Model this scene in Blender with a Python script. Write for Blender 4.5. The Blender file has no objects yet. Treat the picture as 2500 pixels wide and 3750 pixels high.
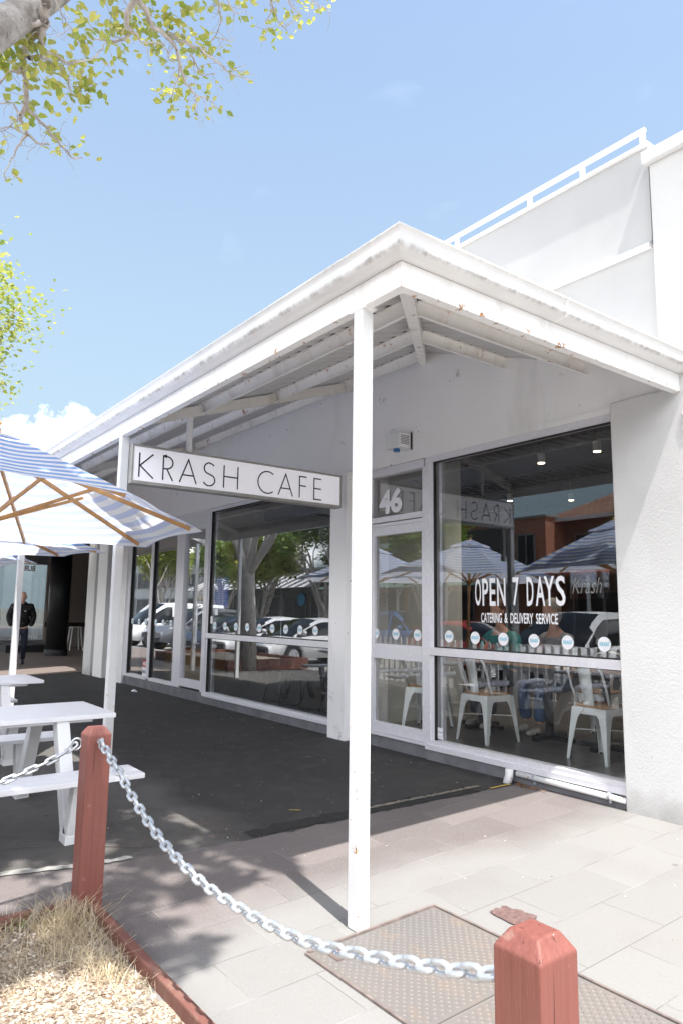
import bpy, math, random
from mathutils import Vector, Matrix, noise
random.seed(7)
S=bpy.context.scene
# ---------------- camera, world, sun, exposure ----------------
H=1.24
def setup_camera():
    yaw,pitch,roll=math.radians(-53.15574),math.radians(8.04363),math.radians(0.7324)
    fw=Vector((math.sin(yaw)*math.cos(pitch),math.cos(yaw)*math.cos(pitch),math.sin(pitch)))
    r=Vector((math.cos(yaw),-math.sin(yaw),0)); u=r.cross(fw)
    r2=r*math.cos(roll)+u*math.sin(roll); u2=-r*math.sin(roll)+u*math.cos(roll)
    cd=bpy.data.cameras.new('camera'); co=bpy.data.objects.new('camera',cd); S.collection.objects.link(co)
    m=Matrix((r2,u2,-fw)).transposed().to_4x4(); m.translation=Vector((0,0,H)); co.matrix_world=m
    cd.sensor_fit='VERTICAL'; cd.sensor_height=36; cd.sensor_width=24
    cd.lens=2572.289/3750*36; cd.clip_end=2000; cd.clip_start=.05
    S.camera=co
setup_camera()
SUN=Vector((.44,-.072,1)).normalized()
EXPOSURE=1.36
def setup_world():
    w=bpy.data.worlds.new('World'); S.world=w; w.use_nodes=True
    n=w.node_tree.nodes; l=w.node_tree.links
    bg=n['Background']; sky=n.new('ShaderNodeTexSky'); sky.sky_type='NISHITA'; sky.sun_disc=False
    sky.sun_elevation=math.asin(SUN.z); sky.sun_rotation=math.atan2(SUN.x,SUN.y)
    sky.air_density=1.0; sky.dust_density=1.6; sky.ozone_density=1.0
    bg.inputs[1].default_value=.140
    tc=n.new('ShaderNodeTexCoord'); 
    nz=n.new('ShaderNodeTexNoise'); nz.inputs['Scale'].default_value=7; nz.inputs['Detail'].default_value=9; nz.inputs['Roughness'].default_value=.6
    l.new(tc.outputs['Generated'],nz.inputs[0])
    prev=None
    def mth(op,a_,b_):
        x=n.new('ShaderNodeMath'); x.operation=op
        for k_,v_ in ((0,a_),(1,b_)):
            if isinstance(v_,(int,float)): x.inputs[k_].default_value=v_
            else: l.new(v_,x.inputs[k_])
        return x.outputs[0]
    # cumulus banks, wide ones behind the camera added as fill light: each a direction and an angular size, broken up by noise
    for d,r_ in (((-.95,.215,.165),.15),((-.93,.30,.13),.13),((-.64,-.71,.28),.10),((-.75,-.62,.22),.12),((-.9,-.4,.12),.2),((-.3,-.9,.42),.34),((.25,-.85,.38),.40),((.65,-.62,.45),.36),((.85,.1,.25),.35),((-.02,-.97,.15),.3)):
        dv=Vector(d).normalized(); vm=n.new('ShaderNodeVectorMath'); vm.operation='SUBTRACT'; l.new(tc.outputs['Generated'],vm.inputs[0]); vm.inputs[1].default_value=dv
        sc=n.new('ShaderNodeVectorMath'); sc.operation='MULTIPLY'; l.new(vm.outputs[0],sc.inputs[0]); sc.inputs[1].default_value=(1,1,1.9)
        ln=n.new('ShaderNodeVectorMath'); ln.operation='LENGTH'; l.new(sc.outputs[0],ln.inputs[0])
        f=mth('ADD',mth('SUBTRACT',1.0,mth('DIVIDE',ln.outputs['Value'],r_*1.5)),mth('MULTIPLY',mth('SUBTRACT',nz.outputs[0],.5),1.7))
        cr=n.new('ShaderNodeMapRange'); cr.inputs[1].default_value=.20; cr.inputs[2].default_value=.50; l.new(f,cr.inputs[0])
        prev=cr.outputs[0] if prev is None else mth('MAXIMUM',prev,cr.outputs[0])
    nw=n.new('ShaderNodeTexNoise'); nw.inputs['Scale'].default_value=11; nw.inputs['Detail'].default_value=6
    mp2=n.new('ShaderNodeMapping'); mp2.inputs['Scale'].default_value=(1,1,2.5); l.new(tc.outputs['Generated'],mp2.inputs[0]); l.new(mp2.outputs[0],nw.inputs[0])
    wr=n.new('ShaderNodeMapRange'); wr.inputs[1].default_value=.66; wr.inputs[2].default_value=.9; wr.inputs[4].default_value=.02; l.new(nw.outputs[0],wr.inputs[0])
    mxm=n.new('ShaderNodeMath'); mxm.operation='MAXIMUM'; l.new(prev,mxm.inputs[0]); l.new(wr.outputs[0],mxm.inputs[1])
    mx=n.new('ShaderNodeMix'); mx.data_type='RGBA'; l.new(mxm.outputs[0],mx.inputs[0]); vl=n.new('ShaderNodeMix'); vl.data_type='RGBA'; vr=n.new('ShaderNodeMapRange'); vr.inputs[1].default_value=0; vr.inputs[2].default_value=.72; vr.inputs[3].default_value=1.0; vr.inputs[4].default_value=.30; sp=n.new('ShaderNodeSeparateXYZ'); l.new(tc.outputs['Generated'],sp.inputs[0]); l.new(sp.outputs[2],vr.inputs[0]); l.new(vr.outputs[0],vl.inputs[0]); l.new(sky.outputs[0],vl.inputs[6]); vl.inputs[7].default_value=(1.52,1.92,2.12,1); l.new(vl.outputs[2],mx.inputs[6]); mx.inputs[7].default_value=(13,13.1,13.4,1)
    l.new(mx.outputs[2],bg.inputs[0])
setup_world()
def setup_sun():
    ld=bpy.data.lights.new('sun','SUN'); ld.energy=3.5; ld.angle=math.radians(.53); ld.color=(1,.965,.91)
    lo=bpy.data.objects.new('sun',ld); S.collection.objects.link(lo)
    lo.rotation_euler=(-SUN).to_track_quat('-Z','Y').to_euler()
setup_sun()
S.view_settings.view_transform='Standard'; S.view_settings.look='None'; S.view_settings.exposure=EXPOSURE; S.view_settings.gamma=1
S.render.engine='CYCLES'; S.cycles.use_denoising=True; S.cycles.max_bounces=10; S.cycles.diffuse_bounces=7; S.cycles.transparent_max_bounces=24; S.cycles.glossy_bounces=5
S.cycles.sample_clamp_indirect=6

# ---------------- materials ----------------
class NT:
    def __init__(s,name):
        s.m=bpy.data.materials.new(name); s.m.use_nodes=True; s.n=s.m.node_tree.nodes; s.l=s.m.node_tree.links
        s.b=s.n['Principled BSDF']; s.out=s.n['Material Output']
    def node(s,t,ins=None,**kw):
        x=s.n.new('ShaderNode'+t)
        for k,v in kw.items(): setattr(x,k,v)
        for k,v in (ins or {}).items():
            if isinstance(v,bpy.types.NodeSocket): s.l.new(v,x.inputs[k])
            else: x.inputs[k].default_value=v
        return x
    def set(s,k,v):
        if isinstance(v,bpy.types.NodeSocket): s.l.new(v,s.b.inputs[k])
        else: s.b.inputs[k].default_value=v
    def obj(s): return s.node('TexCoord').outputs['Object']
    def pos(s): return s.node('NewGeometry').outputs['Position']
    def noise(s,scale,detail=4,vec=None,rough=.5): return s.node('TexNoise',{'Vector':vec if vec is not None else s.pos(),'Scale':scale,'Detail':detail,'Roughness':rough}).outputs[0]
    def rng(s,v,a,b,c=0.,d=1.): return s.node('MapRange',{0:v,1:a,2:b,3:c,4:d}).outputs[0]
    def mix(s,f,a,b):
        x=s.node('Mix',data_type='RGBA')
        for k,v in ((0,f),(6,a),(7,b)):
            if isinstance(v,bpy.types.NodeSocket): s.l.new(v,x.inputs[k])
            else: x.inputs[k].default_value=(v if k==0 else (*v,1) if len(v)==3 else v)
        return x.outputs[2]
    def math(s,op,a,b=0.): 
        return s.node('Math',{0:a,1:b},operation=op).outputs[0]
    def bump(s,h,strength=.3,dist=.01): s.set('Normal',s.node('Bump',{'Height':h,'Strength':strength,'Distance':dist}).outputs[0])
    def scl(s,v,sc): return s.node('Mapping',{0:v,'Scale':sc}).outputs[0]
def simple(name,c,rough=.5,metal=0,vary=.06,scale=6,bump=0,bscale=80,spec=None):
    t=NT(name); n=t.noise(scale,4)
    t.set('Base Color',t.mix(t.rng(n,.3,.7),tuple(x*(1-vary) for x in c),tuple(min(1,x*(1+vary)) for x in c)))
    t.set('Roughness',rough); t.set('Metallic',metal)
    if bump: t.bump(t.noise(bscale,3),bump,.004)
    return t.m
def paint(name,c,dirt=(.45,.40,.36),amount=.5,rust=0.,rough=.45,bump=.15,rscale=14,zr=None):
    t=NT(name); p=t.pos()
    d=t.noise(5,8,t.scl(p,(1,1,.35)),.65); d2=t.noise(60,4)
    f=t.math('MULTIPLY',t.rng(d,.52,.75,0,amount),t.rng(d2,.35,.6,.3,1))
    col=t.mix(f,c,dirt)
    if rust:
        r=t.noise(rscale,8,None,.7); rm=t.rng(r,.70-rust*.12,.735-rust*.12)
        if zr:  # rust line that follows a bottom edge
            z=t.node('SeparateXYZ',{0:p}).outputs[2]; rm=t.math('MULTIPLY',rm,t.rng(z,zr[0],zr[1],1,0))
        col=t.mix(rm,col,t.mix(t.rng(t.noise(60,3),.4,.6),(.24,.09,.035),(.62,.30,.08)))
    t.set('Base Color',col); t.set('Roughness',rough)
    if bump: t.bump(t.noise(90,4),bump,.003)
    return t.m
def stucco():
    t=NT('white_stucco'); p=t.pos()
    d=t.noise(1.4,6); st=t.noise(3.2,6,t.scl(p,(1,1,.18)))
    c=t.mix(t.rng(d,.35,.75),(.66,.656,.65),(.61,.605,.60)); c=t.mix(t.rng(st,.58,.8,0,.22),c,(.50,.48,.46))
    sp=t.rng(t.noise(28,2),.76,.80,0,.6); c=t.mix(sp,c,(.30,.28,.26)); zz=t.node('SeparateXYZ',{0:p}).outputs[2]; gr=t.math('MULTIPLY',t.rng(t.math('ADD',zz,t.math('MULTIPLY',t.noise(7,6),-.25)),-.33,-.08,1,0),.7); c=t.mix(gr,c,(.22,.20,.18)); pt=t.rng(t.noise(1.1,2),.55,.57,0,.12); c=t.mix(pt,c,(.80,.80,.80))
    t.set('Base Color',c); t.set('Roughness',.75)
    h=t.math('ADD',t.noise(60,3),t.math('MULTIPLY',t.noise(170,3),.6)); t.bump(h,.40,.006)
    return t.m
def render_wall():
    t=NT('smooth_white_render'); p=t.pos()
    d=t.noise(.9,6); st=t.noise(2.4,7,t.scl(p,(1,1,.22)),.6)
    c=t.mix(t.rng(d,.35,.75),(.88,.87,.87),(.82,.81,.81)); c=t.mix(t.rng(st,.60,.8,0,.30),c,(.42,.39,.36))
    sp=t.rng(t.noise(17,2),.745,.775,0,.75); c=t.mix(sp,c,(.16,.14,.12)); cw=t.math('MULTIPLY',t.rng(t.noise(2.6,2),.66,.72),t.rng(t.noise(24,8,None,.8),.50,.60,0,.7)); c=t.mix(cw,c,(.25,.22,.20))
    t.set('Base Color',c); t.set('Roughness',.7); t.bump(t.noise(22,5),.35,.006)
    return t.m
def asphalt():
    t=NT('asphalt'); p=t.pos()
    a=t.noise(.55,6); g=t.noise(320,2); v=t.node('TexVoronoi',{'Vector':p,'Scale':95.}).outputs['Distance']
    c=t.mix(t.rng(a,.35,.7),(.027,.0255,.025),(.043,.040,.039)); yy=t.node('SeparateXYZ',{0:p}).outputs[1]; yy=t.math('ADD',yy,t.math('MULTIPLY',t.noise(1.6,5),.9)); c=t.mix(t.rng(yy,2.75,3.05,.85,0),c,(.13,.122,.115)); c=t.mix(t.rng(g,.56,.72,0,.45),c,(.10,.095,.095))
    cr=t.node('TexVoronoi',{'Vector':p,'Scale':7.5,'Randomness':1.}).outputs['Distance']; c=t.mix(t.rng(cr,.06,.035,0,.8),c,(.26,.25,.23)); cr2=t.node('TexVoronoi',{'Vector':p,'Scale':2.3,'Randomness':1.}).outputs['Distance']; c=t.mix(t.rng(cr2,.06,.045,0,.5),c,(.015,.014,.013)); c=t.mix(t.rng(t.noise(6,8,None,.75),.48,.64,0,.5),c,(.070,.064,.060))
    st=t.noise(2.3,5); c=t.mix(t.rng(st,.6,.75,0,.5),c,(.055,.048,.042))
    t.set('Base Color',c); t.set('Roughness',.85); t.bump(t.math('ADD',g,v),.5,.006); return t.m
def pavers():
    t=NT('granite_pavers'); p=t.pos(); s=t.node('SeparateXYZ',{0:p})
    v=t.node('CombineXYZ',{0:t.math('ADD',s.outputs[1],-.0),1:t.math('ADD',s.outputs[0],2.885+3.3)}).outputs[0]
    b=t.node('TexBrick',{'Vector':v,'Color1':(0,0,0,1),'Color2':(1,1,1,1),'Mortar':(.5,.5,.5,1),'Scale':1.,'Mortar Size':.003,'Mortar Smooth':.5,'Brick Width':.606,'Row Height':.33},offset=.5,squash=1.)
    grain=t.noise(170,5,None,.7); g2=t.noise(60,4)
    big=t.noise(.8,4)
    px=t.math('ADD',s.outputs[0],t.math('MULTIPLY',t.math('SUBTRACT',big,.5),1.3))
    pink=t.rng(px,-3.35,-2.95,.95,0.)
    rnd=t.rng(b.outputs[0],0,1,0,1)
    grey=t.mix(rnd,(.198,.192,.184),(.222,.216,.208)); pk=t.mix(rnd,(.105,.083,.080),(.145,.118,.112))
    pink=t.math('MINIMUM',1.,t.math('ADD',pink,t.math('MULTIPLY',t.rng(t.noise(1.7,3,t.scl(p,(1,1,1))),.55,.70),.16)))
    c=t.mix(pink,grey,pk)
    c=t.mix(t.rng(grain,.40,.66,0,.5),c,(.28,.275,.27)); c=t.mix(t.rng(g2,.60,.72,0,.4),c,(.20,.18,.17))
    mo=t.noise(3,3); c=t.mix(t.math('MULTIPLY',b.outputs[1],.8),c,t.mix(t.rng(mo,.45,.6),(.125,.108,.10),(.30,.295,.285)))
    spot=t.node('TexVoronoi',{'Vector':t.scl(p,(1,1,0)),'Scale':1.9}).outputs['Distance']; c=t.mix(t.rng(spot,.045,.035,0,.6),c,(.12,.11,.11))
    dirt=t.noise(2.1,6,None,.6); c=t.mix(t.rng(dirt,.55,.72,0,.25),c,(.24,.22,.20))
    t.set('Base Color',c); t.set('Roughness',.8); t.bump(t.math('SUBTRACT',t.math('MULTIPLY',grain,.25),b.outputs[1]),.4,.004); return t.m
def gravel_mat():
    t=NT('gravel'); p=t.pos(); v=t.node('TexVoronoi',{'Vector':p,'Scale':95.}); h=t.node('SeparateColor',{0:v.outputs['Color']}).outputs[0]
    c=t.mix(t.rng(h,0,1),(.17,.12,.08),(.52,.45,.36)); c=t.mix(t.rng(t.noise(1.3,4),.45,.7,0,.5),c,(.17,.13,.10))
    t.set('Base Color',c); t.set('Roughness',.9); t.bump(v.outputs['Distance'],-.9,.012); return t.m
def stone_mat():
    t=NT('gravel_stones'); r=t.node('NewGeometry').outputs['Random Per Island']
    c=t.node('ValToRGB',{0:r}); e=c.color_ramp.elements; e[0].color=(.14,.095,.065,1); e[1].color=(.64,.59,.52,1)
    for q,col in ((.3,(.25,.18,.125,1)),(.55,(.37,.30,.23,1)),(.8,(.49,.43,.35,1))): x=e.new(q); x.color=col
    t.set('Base Color',c.outputs[0]); t.set('Roughness',.85); return t.m
def leaf_mat(name,a,b,tr=.5):
    t=NT(name); r=t.node('NewGeometry').outputs['Random Per Island']
    c=t.mix(r,a,b)
    d=t.node('BsdfDiffuse',{'Color':c}); tl=t.node('BsdfTranslucent',{'Color':c}); m=t.node('MixShader',{0:tr,1:d.outputs[0],2:tl.outputs[0]})
    g=t.node('BsdfGlossy',{'Color':(1,1,1,1),'Roughness':.35}); m2=t.node('MixShader',{0:.05,1:m.outputs[0],2:g.outputs[0]})
    t.l.new(m2.outputs[0],t.out.inputs[0]); return t.m
def bark_mat(name,a,b):
    t=NT(name); p=t.obj(); n=t.noise(9,8,t.scl(p,(1,1,1)),.7); n2=t.noise(30,4)
    c=t.mix(t.rng(n,.38,.62),a,b); c=t.mix(t.rng(n2,.6,.7,0,.6),c,tuple(x*.4 for x in a)); t.set('Base Color',c); t.set('Roughness',.85); t.bump(n,.6,.02); return t.m
def glass_mat(name='window_glass',r0=.085,tint=(.94,.95,.95),k=2.5):
    t=NT(name); lw=t.node('LayerWeight',{'Blend':.5}).outputs['Facing']
    f=t.math('ADD',r0,t.math('MULTIPLY',t.math('POWER',lw,4.2),k)); f=t.math('MINIMUM',f,.95)
    tr=t.node('BsdfTransparent',{'Color':(*tint,1)}); w=t.noise(.7,2); 
    bp=t.node('Bump',{'Height':w,'Strength':.05,'Distance':.01}).outputs[0]
    g=t.node('BsdfGlossy',{'Color':(.96,.98,1,1),'Roughness':0.,'Normal':bp}); m=t.node('MixShader',{0:f,1:tr.outputs[0],2:g.outputs[0]}); t.l.new(m.outputs[0],t.out.inputs[0]); return t.m
def emit(name,c,s):
    t=NT(name); e=t.node('Emission',{'Color':(*c,1),'Strength':s}); t.l.new(e.outputs[0],t.out.inputs[0]); return t.m
def canvas():
    t=NT('striped_canvas'); uv=t.node('UVMap').outputs[0]; s=t.node('SeparateXYZ',{0:uv})
    fr=t.math('FRACT',t.math('DIVIDE',s.outputs[1],.122)); st=t.math('GREATER_THAN',fr,.5)
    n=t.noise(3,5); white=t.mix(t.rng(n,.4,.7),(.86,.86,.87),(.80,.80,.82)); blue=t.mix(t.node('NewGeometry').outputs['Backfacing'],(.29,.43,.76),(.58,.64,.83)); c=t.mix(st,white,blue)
    d=t.node('BsdfDiffuse',{'Color':c}); tl=t.node('BsdfTranslucent',{'Color':c}); 
    wv=t.noise(500,2); bp=t.node('Bump',{'Height':t.math('ADD',t.noise(7,4),t.math('MULTIPLY',wv,.05)),'Strength':.35,'Distance':.02}).outputs[0]; t.l.new(bp,d.inputs['Normal'])
    m=t.node('MixShader',{0:.5,1:d.outputs[0],2:tl.outputs[0]}); t.l.new(m.outputs[0],t.out.inputs[0]); return t.m
def brick_mat(name,a,b,mo,w=.24,h=.086,axis='X'):
    t=NT(name); s=t.node('SeparateXYZ',{0:t.pos()}); v=t.node('CombineXYZ',{0:t.math('ADD',s.outputs[0],s.outputs[1]),1:s.outputs[2]}).outputs[0]
    br=t.node('TexBrick',{'Vector':v,'Color1':(*a,1),'Color2':(*b,1),'Mortar':(*mo,1),'Scale':1.,'Mortar Size':.008,'Brick Width':w,'Row Height':h})
    t.set('Base Color',br.outputs[0]); t.set('Roughness',.85); return t.m
def tile_roof(name,a,b):
    t=NT(name); p=t.pos(); s=t.node('SeparateXYZ',{0:p}); v=t.node('CombineXYZ',{0:s.outputs[0],1:t.math('MULTIPLY',s.outputs[2],2.4)}).outputs[0]
    br=t.node('TexBrick',{'Vector':v,'Color1':(*a,1),'Color2':(*b,1),'Mortar':(.05,.04,.035,1),'Scale':1.,'Mortar Size':.02,'Brick Width':.3,'Row Height':.34}); t.set('Base Color',br.outputs[0]); t.set('Roughness',.8); t.bump(br.outputs[1],-.5,.03); return t.m
def slats(name,a,b,pitch,axis=0,duty=.08):
    t=NT(name); s=t.node('SeparateXYZ',{0:t.obj()}).outputs[axis]; fr=t.math('FRACT',t.math('DIVIDE',s,pitch)); g=t.math('LESS_THAN',fr,duty)
    n=t.noise(4,6,t.scl(t.obj(),(1 if axis else 12,12 if axis else 1,1))); c=t.mix(t.rng(n,.35,.65),a,b); c=t.mix(g,c,tuple(x*.25 for x in a)); t.set('Base Color',c); t.set('Roughness',.5); return t.m
M={}
M['stucco']=stucco(); M['render']=render_wall(); M['asphalt']=asphalt(); M['pavers']=pavers(); M['gravel']=gravel_mat(); M['stones']=stone_mat()
def upper_mat():  # same white paint as below, colour darkened where full sun hits it
    t=NT('darkened_sunlit_render'); p=t.pos(); n=t.noise(1.3,6); st=t.noise(2.6,6,t.scl(p,(1,1,.25)))
    z=t.node('SeparateXYZ',{0:p}).outputs[2]; c=t.mix(t.rng(n,.35,.75),(.53,.53,.53),(.475,.475,.48)); c=t.mix(t.rng(st,.55,.8,0,.35),c,(.42,.41,.40)); t.set('Base Color',c); t.set('Roughness',.8); t.bump(t.noise(14,5),.25,.006); return t.m
M['upper']=upper_mat()
def gutter_mat():
    t=NT('grimy_white_gutter'); p=t.pos(); z=t.node('SeparateXYZ',{0:p}).outputs[2]; st=t.noise(26,6,t.scl(p,(1,1,.12)),.7); bl=t.noise(5,4)
    band=t.math('MULTIPLY',t.rng(z,2.955,2.966,0,1),t.rng(t.math('ADD',z,t.math('MULTIPLY',t.math('SUBTRACT',st,.5),-.03)),2.972,2.988,1,0)); f=t.math('MULTIPLY',band,t.math('MULTIPLY',t.rng(st,.36,.62,.15,1),t.rng(bl,.3,.6,.35,1)))
    c=t.mix(t.rng(t.noise(3,6),.4,.7),(.80,.79,.78),(.73,.72,.71)); c=t.mix(t.math('MULTIPLY',f,.72),c,(.21,.175,.15)); top=t.math('MULTIPLY',t.rng(z,3.035,3.05),t.rng(st,.5,.65,.0,.35)); c=t.mix(top,c,(.50,.47,.44))
    t.set('Base Color',c); t.set('Roughness',.32); return t.m
M['gutterg']=gutter_mat()
M['steelw']=paint('white_painted_steel',(.76,.75,.74),amount=.4,rust=.0,bump=.1)
M['beamw']=paint('weathered_white_beam',(.88,.87,.86),amount=.5,rust=.95,zr=(2.832,2.848),bump=.12,rscale=11)
M['gutterw']=paint('dirty_white_gutter',(.88,.87,.86),dirt=(.30,.26,.22),amount=.35,bump=.05)
M['purlin']=paint('rusty_white_purlin',(.90,.88,.85),dirt=(.42,.33,.25),amount=.6,rust=.75,bump=.1,rscale=9)
M['rafter']=paint('cream_rafter',(.74,.71,.66),dirt=(.38,.28,.2),amount=.7,rust=.35,rscale=13)
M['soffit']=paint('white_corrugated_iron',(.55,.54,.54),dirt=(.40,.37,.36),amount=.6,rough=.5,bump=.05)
M['postw']=paint('white_post_paint',(.76,.76,.76),dirt=(.5,.48,.46),amount=.3,rust=.75,zr=(.2,.9),rscale=22,bump=.08)
M['alu']=simple('brushed_aluminium',(.74,.73,.77),.42,.2,.05,30)
M['alud']=simple('dark_aluminium',(.30,.29,.29),.45,.3)
M['rubber']=simple('black_rubber',(.015,.015,.016),.6)
M['plinth']=simple('grey_painted_plinth',(.15,.15,.165),.7,0,.25,5,.4,60)
M['glass']=glass_mat()
M['vinyl']=simple('white_vinyl',(.82,.82,.85),.5)
M['cyan']=simple('cyan_vinyl',(.22,.55,.70),.5)
M['black']=simple('black_lettering',(.012,.012,.018),.35)
M['signface']=simple('sign_acrylic_added_glow',(.90,.89,.93),.25,0,.01); M['signface'].node_tree.nodes['Principled BSDF'].inputs['Emission Color'].default_value=(.95,.93,1,1); M['signface'].node_tree.nodes['Principled BSDF'].inputs['Emission Strength'].default_value=.10  # faint emission added to brighten the face, not a lit sign
M['signframe']=simple('sign_frame',(.40,.385,.36),.5,.2,.12,9)
M['red']=None
def redpaint():
    t=NT('red_brown_timber_paint'); p=t.obj(); g=t.noise(7,8,t.scl(p,(9,9,.35)),.65); n=t.noise(30,4); big=t.noise(2.2,4)
    c=t.mix(t.rng(g,.3,.7),(.18,.058,.045),(.245,.084,.065)); c=t.mix(t.rng(g,.66,.72,0,.8),c,(.10,.028,.02)); c=t.mix(t.rng(n,.68,.72,0,.8),c,(.28,.15,.12)); c=t.mix(t.rng(big,.55,.75,0,.3),c,(.24,.105,.086))
    t.set('Base Color',c); t.set('Roughness',.5); ck=t.noise(5,3,t.scl(p,(16,16,.22)),.6); c=t.mix(t.rng(ck,.655,.67,0,.85),c,(.07,.02,.015)); t.set('Base Color',c); t.bump(t.math('SUBTRACT',g,t.rng(ck,.65,.67)),.45,.008); return t.m
M['red']=redpaint()
M['kerbred']=paint('faded_red_kerb',(.17,.068,.052),dirt=(.30,.22,.17),amount=.95,bump=.3,rough=.7)
M['galv']=simple('galvanised_steel',(.50,.53,.57),.42,.55,.14,40,.1,200)
M['canvas']=canvas()
M['oak']=simple('varnished_timber',(.50,.27,.10),.4,0,.2,14)
M['tablew']=slats('white_table_paint',(.80,.80,.82),(.74,.74,.77),50,0,0)
M['tablec']=paint('chipped_white_paint',(.80,.80,.81),dirt=(.12,.11,.10),amount=.5,bump=.15)
M['leafA']=leaf_mat('spring_leaves',(.30,.38,.055),(.62,.57,.13),.55)
M['leafB']=leaf_mat('tree_leaves',(.21,.31,.05),(.52,.51,.12),.45)
M['leafC']=leaf_mat('street_tree_leaves',(.12,.22,.04),(.28,.38,.08),.4)
M['bark']=bark_mat('pale_bark',(.22,.19,.17),(.48,.45,.42)); M['twig']=bark_mat('twig_bark',(.38,.33,.30),(.58,.53,.49))
M['drygrass']=leaf_mat('dry_grass_blades',(.50,.39,.24),(.76,.67,.49),.35); M['greengrass']=leaf_mat('green_grass_blades',(.12,.20,.02),(.25,.34,.05),.35)
M['chair']=simple('pale_blue_chair_enamel',(.86,.89,.90),.3,.1,.03)
M['wood']=simple('light_timber',(.36,.20,.09),.45,0,.2,9)
M['dark']=simple('charcoal_paint',(.022,.022,.026),.5)
M['darkmetal']=simple('black_metal',(.02,.02,.022),.35,.5)
M['blk']=simple('matte_black_ceiling',(.012,.013,.016),.7)
def floor_mat():
    t=NT('dark_timber_floor'); p=t.pos(); b=t.node('TexBrick',{'Vector':p,'Color1':(.12,.112,.108,1),'Color2':(.19,.178,.17,1),'Mortar':(.02,.02,.02,1),'Scale':1.,'Mortar Size':.003,'Brick Width':1.2,'Row Height':.19})
    g=t.noise(3,6,t.scl(p,(1,14,1))); t.set('Base Color',t.mix(t.rng(g,.35,.7,0,.6),b.outputs[0],(.085,.08,.076))); t.set('Roughness',.3); return t.m
M['floor']=floor_mat()
M['iw']=simple('pale_interior_wall',(.62,.64,.64),.7)
M['skin']=simple('skin',(.62,.36,.27),.55); M['jacket']=simple('black_puffer',(.012,.012,.014),.42); M['jean']=simple('navy_trousers',(.015,.02,.04),.8); M['denim']=simple('blue_denim',(.035,.09,.2),.85,0,.2,40)
M['shirt']=simple('mustard_check_shirt',(.35,.26,.08),.8,0,.4,60); M['greyhair']=simple('grey_hair',(.42,.40,.37),.8); M['teal']=simple('teal_jumper',(.02,.22,.21),.8); M['greyc']=simple('grey_jumper',(.3,.29,.3),.8)
M['lamp']=emit('warm_downlight',(1,.80,.50),9)

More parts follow.
